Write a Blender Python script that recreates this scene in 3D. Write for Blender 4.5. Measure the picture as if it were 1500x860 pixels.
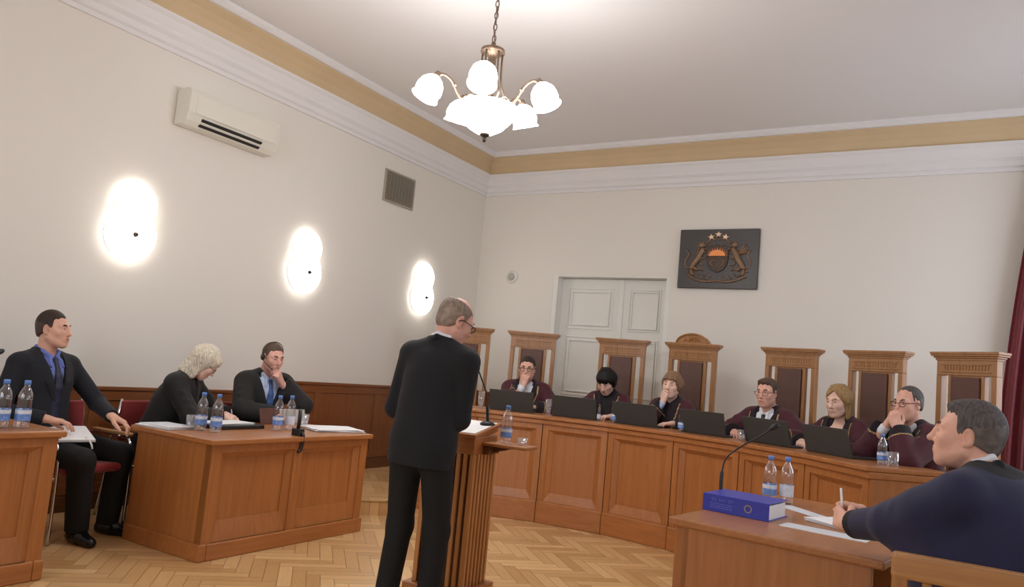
import bpy, math, random
import numpy as np
from mathutils import Vector, Matrix

scene = bpy.context.scene
for _o in list(bpy.data.objects):
    bpy.data.objects.remove(_o)

# ------------------------------------------------------------------ camera
cam_data = bpy.data.cameras.new('camera')
cam_data.sensor_width = 36.0
cam_data.lens = 36.0 * 1100.0 / 1500.0
cam_data.clip_start = 0.05
camera = bpy.data.objects.new('camera', cam_data)
scene.collection.objects.link(camera)
RIGHT = (0.858, 0.506, 0.092)
DOWN = (0.026, 0.136, -0.990)
FWD = (-0.513, 0.852, 0.103)
_r = Vector(RIGHT).normalized()
_f = Vector(FWD)
_f = (_f - _r * _f.dot(_r)).normalized()
_u = _r.cross(_f)
camera.matrix_world = Matrix(((_r.x, _u.x, -_f.x, 0.0), (_r.y, _u.y, -_f.y, 0.0), (_r.z, _u.z, -_f.z, 1.334), (0, 0, 0, 1)))
scene.camera = camera

# ------------------------------------------------------------------ world, light, exposure
world = bpy.data.worlds.new('world')
scene.world = world
world.use_nodes = True
world.node_tree.nodes['Background'].inputs[0].default_value = (0.62, 0.72, 0.9, 1)
world.node_tree.nodes['Background'].inputs[1].default_value = 0.35
vs = scene.view_settings
scene.display_settings.display_device = 'sRGB'
vs.view_transform = 'Standard'
vs.look = 'None'
vs.gamma = 1.0
vs.exposure = 0.0
vs.use_curve_mapping = False
scene.cycles.use_denoising = True
scene.cycles.max_bounces = 10
scene.cycles.diffuse_bounces = 6
scene.cycles.transmission_bounces = 8
scene.cycles.transparent_max_bounces = 12
scene.cycles.caustics_reflective = False
scene.cycles.caustics_refractive = False
scene.cycles.sample_clamp_indirect = 6.0

WALL_LEFT, WALL_BACK, WALL_RIGHT, WALL_FRONT, CEILING = -5.686, 8.503, 1.75, -2.2, 4.24
DAIS = 0.111


def area_light(name, loc, rot, sx, sy, power, col):
    l = bpy.data.lights.new(name, 'AREA')
    l.shape = 'RECTANGLE'
    l.size, l.size_y = sx, sy
    l.energy = power
    l.color = col
    o = bpy.data.objects.new(name, l)
    o.location = loc
    o.rotation_euler = rot
    scene.collection.objects.link(o)
    return o


WINDOWS = [(2.6, 4.2), (5.9, 7.9)]                       # daylight windows of the right hand wall (y ranges)
for _i, (_a, _b) in enumerate(WINDOWS):
    area_light('window_daylight', (WALL_RIGHT - 0.02, (_a + _b) / 2, 2.2), (0, math.radians(90), 0), 2.0, _b - _a, (17.0, 48.0)[_i], (0.80, 0.88, 1.0))
FRONT_FILL_WINDOWS = [(-4.7, -3.1), (-2.3, -0.7)]             # added behind the camera as fill for the desks and back wall (x ranges)
for _a, _b in FRONT_FILL_WINDOWS:
    area_light('window_daylight', ((_a + _b) / 2, WALL_FRONT + 0.02, 2.2), (math.radians(90), 0, 0), _b - _a, 2.0, 50.0, (0.90, 0.95, 1.0))

# ------------------------------------------------------------------ materials


def lin(c):
    out = []
    for v in c[:3]:
        v = v / 255.0
        out.append(v / 12.92 if v <= 0.04045 else ((v + 0.055) / 1.055) ** 2.4)
    return (out[0], out[1], out[2], 1.0)


def new_mat(name):
    m = bpy.data.materials.new(name)
    m.use_nodes = True
    nt = m.node_tree
    return m, nt, nt.nodes['Principled BSDF']


def plain(name, col, rough=0.5, metal=0.0, spec=0.5, var=0.0, vscale=30.0, bump=0.0, bscale=200.0, stretch=(1, 1, 1), sheen=0.0):
    m, nt, b = new_mat(name)
    b.inputs['Base Color'].default_value = lin(col)
    b.inputs['Roughness'].default_value = rough
    b.inputs['Metallic'].default_value = metal
    b.inputs['Specular IOR Level'].default_value = spec
    if sheen:
        b.inputs['Sheen Weight'].default_value = sheen
    tc = nt.nodes.new('ShaderNodeTexCoord')
    mp = nt.nodes.new('ShaderNodeMapping')
    mp.inputs['Scale'].default_value = stretch
    nt.links.new(tc.outputs['Object'], mp.inputs['Vector'])
    if var:
        n = nt.nodes.new('ShaderNodeTexNoise')
        n.inputs['Scale'].default_value = vscale
        n.inputs['Detail'].default_value = 4
        nt.links.new(mp.outputs[0], n.inputs['Vector'])
        r = nt.nodes.new('ShaderNodeValToRGB')
        c = lin(col)
        r.color_ramp.elements[0].position = 0.3
        r.color_ramp.elements[1].position = 0.7
        r.color_ramp.elements[0].color = tuple(v * (1 - var) for v in c[:3]) + (1,)
        r.color_ramp.elements[1].color = tuple(min(1, v * (1 + var)) for v in c[:3]) + (1,)
        nt.links.new(n.outputs['Fac'], r.inputs['Fac'])
        nt.links.new(r.outputs[0], b.inputs['Base Color'])
    if bump:
        n2 = nt.nodes.new('ShaderNodeTexNoise')
        n2.inputs['Scale'].default_value = bscale
        n2.inputs['Detail'].default_value = 3
        nt.links.new(mp.outputs[0], n2.inputs['Vector'])
        bp = nt.nodes.new('ShaderNodeBump')
        bp.inputs['Strength'].default_value = bump
        bp.inputs['Distance'].default_value = 0.004
        nt.links.new(n2.outputs['Fac'], bp.inputs['Height'])
        nt.links.new(bp.outputs[0], b.inputs['Normal'])
    return m


def wood(name, c1, c2, axis='Z', rough=0.36, scale=1.0, coat=0.25):
    m, nt, b = new_mat(name)
    b.inputs['Roughness'].default_value = rough
    b.inputs['Coat Weight'].default_value = coat
    b.inputs['Coat Roughness'].default_value = 0.3
    tc = nt.nodes.new('ShaderNodeTexCoord')
    mp = nt.nodes.new('ShaderNodeMapping')
    s = {'X': (0.9, 14, 14), 'Y': (14, 0.9, 14), 'Z': (14, 14, 0.9)}[axis]
    mp.inputs['Scale'].default_value = tuple(v * scale for v in s)
    nt.links.new(tc.outputs['Object'], mp.inputs['Vector'])
    n = nt.nodes.new('ShaderNodeTexNoise')
    n.inputs['Scale'].default_value = 2.2
    n.inputs['Detail'].default_value = 8
    n.inputs['Roughness'].default_value = 0.62
    n.inputs['Distortion'].default_value = 0.7
    nt.links.new(mp.outputs[0], n.inputs['Vector'])
    r = nt.nodes.new('ShaderNodeValToRGB')
    r.color_ramp.elements[0].position = 0.25
    r.color_ramp.elements[0].color = lin(c1)
    r.color_ramp.elements[1].position = 0.75
    r.color_ramp.elements[1].color = lin(c2)
    nt.links.new(n.outputs['Fac'], r.inputs['Fac'])
    nt.links.new(r.outputs[0], b.inputs['Base Color'])
    bp = nt.nodes.new('ShaderNodeBump')
    bp.inputs['Strength'].default_value = 0.06
    bp.inputs['Distance'].default_value = 0.002
    nt.links.new(n.outputs['Fac'], bp.inputs['Height'])
    nt.links.new(bp.outputs[0], b.inputs['Normal'])
    return m


def emitter(name, col, strength):
    m, nt, b = new_mat(name)
    b.inputs['Base Color'].default_value = (0.9, 0.9, 0.88, 1)
    b.inputs['Roughness'].default_value = 0.3
    b.inputs['Emission Color'].default_value = col
    b.inputs['Emission Strength'].default_value = strength
    return m


def glass(name, col=(1, 1, 1, 1), rough=0.0, alpha=0.25, ior=1.2):
    """thin clear plastic or glass: a mix of transparency and gloss"""
    m, nt, b = new_mat(name)
    gl = nt.nodes.new('ShaderNodeBsdfGlossy')
    gl.inputs['Color'].default_value = col
    gl.inputs['Roughness'].default_value = 0.06
    tr = nt.nodes.new('ShaderNodeBsdfTransparent')
    tr.inputs[0].default_value = (0.97, 0.98, 1.0, 1)
    mix = nt.nodes.new('ShaderNodeMixShader')
    lw = nt.nodes.new('ShaderNodeLayerWeight')
    lw.inputs['Blend'].default_value = 0.35
    ma = nt.nodes.new('ShaderNodeMath')
    ma.operation = 'MULTIPLY_ADD'
    ma.inputs[1].default_value = 0.6
    ma.inputs[2].default_value = alpha
    nt.links.new(lw.outputs['Facing'], ma.inputs[0])
    nt.links.new(ma.outputs[0], mix.inputs[0])
    nt.links.new(tr.outputs[0], mix.inputs[1])
    nt.links.new(gl.outputs[0], mix.inputs[2])
    nt.links.new(mix.outputs[0], nt.nodes['Material Output'].inputs['Surface'])
    return m


def parquet(name):
    """herringbone oak: plank index worked out with math nodes"""
    m, nt, b = new_mat(name)
    N, L = nt.nodes, nt.links

    def val(x):
        return x

    def M(op, a, bb=None, c=None):
        n = N.new('ShaderNodeMath')
        n.operation = op
        for i, v in enumerate((a, bb, c)):
            if v is None:
                continue
            if isinstance(v, (int, float)):
                n.inputs[i].default_value = v
            else:
                L.new(v, n.inputs[i])
        return n.outputs[0]

    tc = N.new('ShaderNodeTexCoord')
    mp = N.new('ShaderNodeMapping')
    mp.inputs['Rotation'].default_value = (0, 0, math.radians(45))
    W = 0.082
    mp.inputs['Scale'].default_value = (1 / W, 1 / W, 1)
    L.new(tc.outputs['Object'], mp.inputs['Vector'])
    sp = N.new('ShaderNodeSeparateXYZ')
    L.new(mp.outputs[0], sp.inputs[0])
    x, y = sp.outputs[0], sp.outputs[1]
    n = 5.0
    i, j = M('FLOOR', x), M('FLOOR', y)
    fx, fy = M('SUBTRACT', x, i), M('SUBTRACT', y, j)
    mm = M('FLOORED_MODULO', M('SUBTRACT', i, j), 2 * n)
    hor = M('LESS_THAN', mm, n - 0.5)
    ver = M('SUBTRACT', 1.0, hor)
    # plank id
    hi = M('SUBTRACT', i, mm)
    vj = M('SUBTRACT', j, M('SUBTRACT', 2 * n - 1, mm))
    idx = M('ADD', M('MULTIPLY', hor, hi), M('MULTIPLY', ver, i))
    idy = M('ADD', M('MULTIPLY', hor, j), M('MULTIPLY', ver, vj))
    idz = M('MULTIPLY', hor, 7.3)
    cb = N.new('ShaderNodeCombineXYZ')
    L.new(idx, cb.inputs[0]); L.new(idy, cb.inputs[1]); L.new(idz, cb.inputs[2])
    wn = N.new('ShaderNodeTexWhiteNoise')
    L.new(cb.outputs[0], wn.inputs['Vector'])
    # position along and across the plank
    across = M('ADD', M('MULTIPLY', hor, fy), M('MULTIPLY', ver, fx))
    alongh = M('ADD', mm, fx)
    alongv = M('ADD', M('SUBTRACT', 2 * n - 1, mm), fy)
    along = M('ADD', M('MULTIPLY', hor, alongh), M('MULTIPLY', ver, alongv))
    ea = M('MINIMUM', across, M('SUBTRACT', 1.0, across))
    el = M('MINIMUM', along, M('SUBTRACT', n, along))
    e = M('MINIMUM', ea, el)
    gap = M('SMOOTH_MIN', M('MULTIPLY', e, 22.0), 1.0, 0.1)
    # grain
    gv = N.new('ShaderNodeCombineXYZ')
    L.new(M('MULTIPLY', along, 0.35), gv.inputs[0]); L.new(M('MULTIPLY', across, 3.5), gv.inputs[1])
    L.new(M('MULTIPLY', wn.outputs['Value'], 50.0), gv.inputs[2])
    gn = N.new('ShaderNodeTexNoise')
    gn.inputs['Scale'].default_value = 2.0
    gn.inputs['Detail'].default_value = 5
    L.new(gv.outputs[0], gn.inputs['Vector'])
    fac = M('ADD', M('MULTIPLY', wn.outputs['Value'], 0.62), M('MULTIPLY', gn.outputs['Fac'], 0.38))
    r = N.new('ShaderNodeValToRGB')
    r.color_ramp.elements[0].position = 0.1
    r.color_ramp.elements[0].color = lin((182, 138, 88))
    r.color_ramp.elements[1].position = 0.9
    r.color_ramp.elements[1].color = lin((224, 186, 134))
    L.new(fac, r.inputs['Fac'])
    mx = N.new('ShaderNodeMix')
    mx.data_type = 'RGBA'
    L.new(gap, mx.inputs[0])
    mx.inputs[6].default_value = lin((132, 94, 54))
    L.new(r.outputs[0], mx.inputs[7])
    L.new(mx.outputs[2], b.inputs['Base Color'])
    b.inputs['Roughness'].default_value = 0.33
    bp = N.new('ShaderNodeBump')
    bp.inputs['Strength'].default_value = 0.15
    bp.inputs['Distance'].default_value = 0.002
    L.new(gap, bp.inputs['Height'])
    L.new(bp.outputs[0], b.inputs['Normal'])
    return m


M = {}
M['wall'] = plain('wall_paint', (227, 222, 214), 0.75, spec=0.25, bump=0.05, bscale=120)
M['white'] = plain('white_plaster', (228, 226, 226), 0.7, spec=0.25)
M['tan'] = plain('tan_plaster', (206, 182, 146), 0.65, spec=0.3, var=0.04, vscale=2)
M['door_white'] = plain('white_door_paint', (226, 225, 219), 0.45)
M['parquet'] = parquet('parquet')
M['wood'] = wood('oak_veneer', (150, 92, 46), (176, 114, 62), 'Z')
M['wood_light'] = wood('light_oak_slats', (168, 112, 62), (202, 146, 92), 'Z')
M['wood_h'] = wood('oak_veneer_across', (150, 92, 46), (176, 114, 62), 'Y')
M['wood_x'] = wood('oak_veneer_along', (150, 92, 46), (176, 114, 62), 'X')
M['wainscot'] = wood('wainscot_wood', (118, 68, 36), (142, 86, 48), 'Z')
M['wainscot_rail'] = wood('wainscot_rail_wood', (116, 66, 34), (140, 84, 46), 'Y')
M['dark_wood'] = wood('dark_wood', (88, 52, 26), (110, 66, 34), 'Y')
M['chair_wood'] = wood('chair_oak', (142, 92, 46), (172, 120, 64), 'Z', scale=1.4)
M['arm_wood'] = wood('armchair_oak', (150, 104, 62), (186, 136, 86), 'X', scale=1.4)
M['leather'] = plain('brown_leather', (92, 60, 50), 0.5, var=0.12, vscale=14, bump=0.15, bscale=160)
M['brass'] = plain('brass', (196, 160, 84), 0.35, metal=0.8)
M['bronze'] = plain('antique_bronze', (118, 98, 82), 0.4, metal=0.75, var=0.2, vscale=40)
M['bronze_dark'] = plain('dark_bronze', (60, 50, 44), 0.4, metal=0.6)
M['lamp'] = emitter('lit_opal_glass', (1.0, 0.985, 0.965, 1), 31.0)
M['sconce'] = emitter('lit_sconce_glass', (1.0, 0.96, 0.90, 1), 8.5)
M['plastic_white'] = plain('white_plastic', (222, 219, 208), 0.4)
M['plastic_grey'] = plain('grey_plastic', (176, 172, 166), 0.5)
M['black'] = plain('black_plastic', (18, 18, 19), 0.4)
M['slot'] = plain('dark_slot', (26, 24, 22), 0.7)
M['vent'] = plain('vent_metal', (168, 160, 146), 0.45, metal=0.2)
M['vent_dark'] = plain('vent_dark', (92, 84, 74), 0.8)
M['chrome'] = plain('chrome', (205, 205, 208), 0.15, metal=1.0)
M['red_seat'] = plain('red_upholstery', (132, 24, 28), 0.75, var=0.1, vscale=60, sheen=0.3)
M['paper'] = plain('paper', (236, 236, 238), 0.75, spec=0.2, var=0.015, vscale=9)
M['paper_grey'] = plain('printed_paper', (208, 210, 216), 0.75, spec=0.2, var=0.05, vscale=60)
M['laptop'] = plain('laptop_shell', (62, 63, 62), 0.45, spec=0.4)
M['screen'] = plain('laptop_screen_off', (16, 17, 20), 0.2)
M['pet'] = glass('clear_plastic', (0.93, 0.95, 1, 1), alpha=0.10)
M['tumbler'] = glass('clear_glass', (0.93, 0.96, 1, 1), alpha=0.08)
M['cap'] = plain('blue_cap', (98, 140, 212), 0.4)
M['label'] = plain('blue_label', (112, 148, 214), 0.5, var=0.35, vscale=45)
M['label_white'] = plain('white_label', (214, 220, 232), 0.5, var=0.12, vscale=60)
M['binder'] = plain('blue_binder', (42, 52, 168), 0.35, var=0.05, vscale=20)
M['binder_ink'] = plain('binder_print', (92, 104, 205), 0.5)
M['binder_gold'] = plain('binder_gold', (196, 178, 92), 0.4)
M['curtain'] = plain('burgundy_velvet', (112, 16, 34), 0.8, var=0.15, vscale=25, sheen=0.4)
M['plaque'] = plain('dark_plaque', (58, 52, 50), 0.4, var=0.08, vscale=12)
M['relief'] = plain('relief_bronze', (126, 100, 78), 0.4, metal=0.5, var=0.3, vscale=90)
M['relief_dark'] = plain('relief_dark', (62, 46, 38), 0.45, metal=0.4, var=0.3, vscale=90)
M['sun'] = plain('relief_copper', (206, 128, 70), 0.4, metal=0.5)
M['star'] = plain('relief_star', (212, 180, 150), 0.35, metal=0.4)
M['suit'] = plain('navy_suit_cloth', (11, 14, 24), 0.85, var=0.12, vscale=80, bump=0.1, bscale=300, sheen=0.04)
M['suit_dark'] = plain('charcoal_suit_cloth', (8, 11, 19), 0.85, var=0.1, vscale=80, bump=0.1, bscale=300, sheen=0.04)
M['trousers_dark'] = plain('dark_trouser_cloth', (7, 8, 12), 0.85, var=0.1, vscale=80)
M['robe_black'] = plain('black_robe', (15, 13, 13), 0.8, var=0.15, vscale=12, bump=0.2, bscale=25, sheen=0.05)
M['robe_navy'] = plain('navy_robe', (24, 26, 62), 0.8, var=0.12, vscale=10, bump=0.2, bscale=22, sheen=0.08)
M['robe_velvet'] = plain('black_velvet', (10, 9, 13), 0.85, sheen=0.05)
M['robe_red'] = plain('burgundy_robe', (66, 8, 27), 0.75, var=0.22, vscale=14, bump=0.25, bscale=25, sheen=0.1)
M['robe_band'] = plain('dark_velvet_band', (26, 12, 22), 0.85, var=0.1, vscale=30, sheen=0.08)
M['gold_cord'] = plain('gold_cord', (168, 140, 92), 0.5, metal=0.2)
M['shirt_white'] = plain('white_shirt', (226, 228, 236), 0.75)
M['shirt_blue'] = plain('blue_shirt', (98, 114, 184), 0.75)
M['shirt_light'] = plain('light_blue_shirt', (184, 200, 232), 0.75)
M['tie_navy'] = plain('navy_tie', (20, 24, 52), 0.55)
M['tie_blue'] = plain('blue_tie', (58, 86, 140), 0.55, var=0.3, vscale=70)
M['tie_black'] = plain('black_tie', (24, 24, 28), 0.55)
M['shoe'] = plain('black_shoe_leather', (16, 15, 15), 0.25)
M['skirt'] = plain('dark_cloth', (24, 23, 26), 0.85)
M['lips'] = plain('lips', (170, 98, 90), 0.5)
M['eye'] = plain('eye_white', (220, 216, 210), 0.25)
M['iris'] = plain('iris', (46, 40, 36), 0.2)
M['frame'] = plain('spectacle_frame', (30, 28, 28), 0.35)
for _n, _c in dict(pale=(230, 190, 172), rosy=(222, 172, 152), tan=(214, 166, 144), flush=(214, 164, 148)).items():
    M['skin_' + _n] = plain('skin_' + _n, _c, 0.55, spec=0.35, var=0.07, vscale=22)
for _n, _c in dict(black=(20, 16, 16), brown=(88, 70, 58), dark=(52, 40, 34), grey=(136, 120, 108), blond=(206, 196, 178), ash=(132, 102, 76),
                   honey=(156, 124, 84), darkgrey=(84, 78, 78)).items():
    M['hair_' + _n] = plain('hair_' + _n, _c, 0.62, spec=0.3, var=0.42, vscale=16, bump=0.3, bscale=26, stretch=(9, 9, 0.7))

for _n in ('dark', 'brown', 'grey', 'darkgrey'):
    _c = dict(dark=(66, 51, 43), brown=(104, 84, 72), grey=(144, 126, 114), darkgrey=(94, 87, 85))[_n]
    M['crop_' + _n] = plain('cropped_hair_' + _n, _c, 0.55, var=0.3, vscale=40, bump=0.3, bscale=90)

# ------------------------------------------------------------------ scene helpers
COL = scene.collection


def tag(o, label=None, cat=None, group=None, kind=None):
    if label:
        o['label'] = label
    if cat:
        o['category'] = cat
    if group:
        o['group'] = group
    if kind:
        o['kind'] = kind
    return o


def thing(name, label, cat, loc=(0, 0, 0), rz=0.0, group=None):
    o = bpy.data.objects.new(name, None)
    o.empty_display_size = 0.1
    o.location = loc
    o.rotation_euler = (0, 0, rz)
    COL.objects.link(o)
    return tag(o, label, cat, group)


def copy_tree(o, parent=None):
    c = o.copy()
    COL.objects.link(c)
    if parent is not None:
        c.parent = parent
    for ch in o.children:
        copy_tree(ch, c)
    return c


class MB:
    """collects shapes and links them as one mesh object"""

    def __init__(s):
        s.v, s.f, s.mi, s.sm = [], [], [], []
        s.mat = 0
        s.smooth = False

    def add(s, vs, fs, smooth=None):
        n = len(s.v)
        s.v += [tuple(p) for p in vs]
        for f in fs:
            s.f.append(tuple(i + n for i in f))
            s.mi.append(s.mat)
            s.sm.append(s.smooth if smooth is None else smooth)
        return s

    def box(s, c, d, R=None, taper=1.0):
        c = Vector(c)
        vs = []
        for z in (-1, 1):
            k = taper if z > 0 else 1.0
            for x, y in ((-1, -1), (1, -1), (1, 1), (-1, 1)):
                p = Vector((x * d[0] / 2 * k, y * d[1] / 2 * k, z * d[2] / 2))
                if R is not None:
                    p = R @ p
                vs.append(c + p)
        return s.add(vs, [(3, 2, 1, 0), (4, 5, 6, 7), (0, 1, 5, 4), (1, 2, 6, 5), (2, 3, 7, 6), (3, 0, 4, 7)], False)

    def span(s, a, b):
        return s.box([(a[i] + b[i]) / 2 for i in range(3)], [abs(b[i] - a[i]) for i in range(3)])

    def prism(s, poly, z0, z1, R=None, o=(0, 0, 0)):
        """poly of (x, y) counter-clockwise, extruded along z"""
        n = len(poly)
        vs = [Vector((p[0], p[1], z0)) for p in poly] + [Vector((p[0], p[1], z1)) for p in poly]
        if R is not None:
            vs = [R @ v for v in vs]
        vs = [v + Vector(o) for v in vs]
        fs = [tuple(range(n - 1, -1, -1)), tuple(range(n, 2 * n))]
        fs += [(i, (i + 1) % n, n + (i + 1) % n, n + i) for i in range(n)]
        return s.add(vs, fs, False)

    def lathe(s, prof, c=(0, 0, 0), n=24, R=None, smooth=True, cap=True, sx=1.0, sy=1.0):
        """prof: list of (r, z)"""
        vs, fs = [], []
        for r, z in prof:
            for k in range(n):
                a = 2 * math.pi * k / n
                p = Vector((r * math.cos(a) * sx, r * math.sin(a) * sy, z))
                if R is not None:
                    p = R @ p
                vs.append(p + Vector(c))
        for i in range(len(prof) - 1):
            for k in range(n):
                fs.append((i * n + k, i * n + (k + 1) % n, (i + 1) * n + (k + 1) % n, (i + 1) * n + k))
        if cap:
            if prof[0][0] > 1e-5:
                fs.append(tuple(range(n - 1, -1, -1)))
            if prof[-1][0] > 1e-5:
                fs.append(tuple((len(prof) - 1) * n + k for k in range(n)))
        return s.add(vs, fs, smooth)

    def tube(s, pts, r, n=10, closed=False, smooth=True):
        pts = [Vector(p) for p in pts]
        rs = r if isinstance(r, (list, tuple)) else [r] * len(pts)
        m = len(pts)
        t0 = (pts[1] - pts[0]).normalized()
        ref = Vector((0, 0, 1)) if abs(t0.z) < 0.9 else Vector((1, 0, 0))
        nrm = (ref - t0 * ref.dot(t0)).normalized()
        vs, fs = [], []
        for i, p in enumerate(pts):
            if closed:
                t = (pts[(i + 1) % m] - pts[i - 1]).normalized()
            elif i == 0:
                t = t0
            elif i == m - 1:
                t = (pts[i] - pts[i - 1]).normalized()
            else:
                t = ((pts[i + 1] - p).normalized() + (p - pts[i - 1]).normalized()).normalized()
            nrm = (nrm - t * nrm.dot(t)).normalized()
            b = t.cross(nrm)
            for k in range(n):
                a = 2 * math.pi * k / n
                vs.append(p + (nrm * math.cos(a) + b * math.sin(a)) * rs[i])
        for i in range(m if closed else m - 1):
            j = (i + 1) % m
            for k in range(n):
                fs.append((i * n + k, i * n + (k + 1) % n, j * n + (k + 1) % n, j * n + k))
        if not closed:
            fs.append(tuple(range(n - 1, -1, -1)))
            fs.append(tuple((m - 1) * n + k for k in range(n)))
        return s.add(vs, fs, smooth)

    def ball(s, c, r, n=14, R=None):
        rr = r if isinstance(r, (list, tuple)) else (r, r, r)
        prof = [(math.sin(math.pi * i / n), -math.cos(math.pi * i / n)) for i in range(n + 1)]
        vs, fs = [], []
        k2 = 2 * n
        for pr, pz in prof:
            for k in range(k2):
                a = 2 * math.pi * k / k2
                p = Vector((pr * math.cos(a) * rr[0], pr * math.sin(a) * rr[1], pz * rr[2]))
                if R is not None:
                    p = R @ p
                vs.append(p + Vector(c))
        for i in range(n):
            for k in range(k2):
                fs.append((i * k2 + k, i * k2 + (k + 1) % k2, (i + 1) * k2 + (k + 1) % k2, (i + 1) * k2 + k))
        return s.add(vs, fs, True)

    def build(s, name, mats, parent=None, bevel=0.0, loc=None, rz=0.0):
        me = bpy.data.meshes.new(name)
        me.from_pydata([tuple(p) for p in s.v], [], s.f)
        if not isinstance(mats, (list, tuple)):
            mats = [mats]
        for m in mats:
            me.materials.append(m)
        me.polygons.foreach_set('material_index', s.mi)
        me.polygons.foreach_set('use_smooth', s.sm)
        me.update()
        me.validate()
        o = bpy.data.objects.new(name, me)
        COL.objects.link(o)
        if parent is not None:
            o.parent = parent
        if loc is not None:
            o.location = loc
        o.rotation_euler = (0, 0, rz)
        if bevel:
            md = o.modifiers.new('edge', 'BEVEL')
            md.width = bevel
            md.segments = 2
            md.limit_method = 'ANGLE'
            md.angle_limit = math.radians(40)
        return o


def rot(axis, deg):
    return Matrix.Rotation(math.radians(deg), 3, axis)


def smooth_path(pts, n=6):
    """Catmull-Rom through the points"""
    P = [Vector(p) for p in pts]
    P = [P[0] * 2 - P[1]] + P + [P[-1] * 2 - P[-2]]
    out = []
    for i in range(1, len(P) - 2):
        a, b, c, d = P[i - 1], P[i], P[i + 1], P[i + 2]
        for k in range(n):
            t = k / n
            out.append(0.5 * ((2 * b) + (c - a) * t + (2 * a - 5 * b + 4 * c - d) * t * t + (3 * b - a - 3 * c + d) * t ** 3))
    out.append(P[-2])
    return out


def structure(o, name=None):
    o['kind'] = 'structure'
    return o

# ------------------------------------------------------------------ the room
mb = MB()
mb.span((WALL_LEFT - 0.2, WALL_FRONT - 0.2, -0.1), (WALL_RIGHT + 0.2, WALL_BACK + 0.2, 0.0))
structure(mb.build('floor', M['parquet']))

C0 = Vector((-2.668, 3.404, 0))                      # centre of the curved bench
RB0, RB1 = 2.852, 3.404                              # its front and back radius


def arc(th, r, z=0.0):
    a = math.radians(th)
    return Vector((C0.x + r * math.sin(a), C0.y + r * math.cos(a), z))


# dais behind the bench
poly = [(WALL_LEFT, 8.5), (WALL_LEFT, 4.80), (-4.396, 5.026), (-4.208, 5.252)]
poly += [tuple(arc(t, RB0 + 0.12)[:2]) for t in (-38, -25, -12, 0.4, 13, 26, 38, 50)]
poly += [(1.0, 5.5), (WALL_RIGHT, 5.5), (WALL_RIGHT, 8.5)]
mb = MB()
mb.prism(poly, 0.0005, DAIS)
structure(mb.build('floor_dais', M['parquet']))
mb = MB()
e = [Vector((WALL_LEFT, 4.80, DAIS)), Vector((-4.396, 5.026, DAIS)), Vector((-4.208, 5.252, DAIS)), arc(-38, RB0 + 0.12, DAIS)]
for a, b in zip(e[:-1], e[1:]):
    d = (b - a).normalized()
    mb.box((a + b) / 2 + Vector((-d.y, d.x, 0)) * 0.014 + Vector((0, 0, 0.002)), ((b - a).length, 0.034, 0.006), Matrix.Rotation(math.atan2(d.y, d.x), 3, 'Z'))
structure(mb.build('trim_1', M['brass']))

# walls
mb = MB()
mb.span((WALL_LEFT - 0.2, WALL_FRONT - 0.2, 0), (WALL_LEFT, WALL_BACK + 0.2, CEILING + 0.1))
structure(mb.build('wall_left', M['wall']))
DX0, DX1, DZ = -4.514, -2.95, 2.62                   # door opening of the back wall
mb = MB()
mb.span((WALL_LEFT, WALL_BACK, 0), (DX0, WALL_BACK + 0.3, CEILING + 0.1))
mb.span((DX1, WALL_BACK, 0), (WALL_RIGHT + 0.2, WALL_BACK + 0.3, CEILING + 0.1))
mb.span((DX0, WALL_BACK, DZ), (DX1, WALL_BACK + 0.3, CEILING + 0.1))
structure(mb.build('wall_back', M['wall']))
mb = MB()
ys = [WALL_FRONT - 0.2] + [v for w in WINDOWS for v in w] + [WALL_BACK]
for i in range(0, len(ys), 2):
    mb.span((WALL_RIGHT, ys[i], 0), (WALL_RIGHT + 0.2, ys[i + 1], CEILING + 0.1))
for a, b in WINDOWS:
    mb.span((WALL_RIGHT, a, 0), (WALL_RIGHT + 0.2, b, 1.0))
    mb.span((WALL_RIGHT, a, 3.4), (WALL_RIGHT + 0.2, b, CEILING + 0.1))
structure(mb.build('wall_right', M['wall']))
mb = MB()
xs = [WALL_LEFT] + [v for w in FRONT_FILL_WINDOWS for v in w] + [WALL_RIGHT]
for i in range(0, len(xs), 2):
    mb.span((xs[i], WALL_FRONT - 0.2, 0), (xs[i + 1], WALL_FRONT, CEILING + 0.1))
for a, b in FRONT_FILL_WINDOWS:
    mb.span((a, WALL_FRONT - 0.2, 0), (b, WALL_FRONT, 1.0))
    mb.span((a, WALL_FRONT - 0.2, 3.4), (b, WALL_FRONT, CEILING + 0.1))
structure(mb.build('wall_front', M['wall']))
mb = MB()
mb.span((WALL_LEFT - 0.2, WALL_FRONT - 0.2, CEILING), (WALL_RIGHT + 0.2, WALL_BACK + 0.3, CEILING + 0.15))
structure(mb.build('ceiling', M['white']))
for k, (a, b) in enumerate(WINDOWS + FRONT_FILL_WINDOWS):
    w = thing('window_%d' % (k + 1), None, None, (WALL_RIGHT + 0.1, 0, 0))
    if k >= len(WINDOWS):  # windows added behind the camera for their light
        w.location = (0, WALL_FRONT - 0.1, 0)
        w.rotation_euler = (0, 0, math.radians(-90))
    w['kind'] = 'structure'
    mb = MB()
    for y in (a + 0.03, (a + b) / 2, b - 0.03):
        mb.box((0, y, 2.2), (0.07, 0.06, 2.4))
    for z in (1.03, 2.6, 3.37):
        mb.box((0, (a + b) / 2, z), (0.065, b - a, 0.06))
    mb.build('window_frame', M['door_white'], w, bevel=0.004)
    mb = MB()
    mb.box((0.0, (a + b) / 2, 2.2), (0.008, b - a - 0.02, 2.36))
    mb.build('window_pane', M['tumbler'], w)

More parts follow.
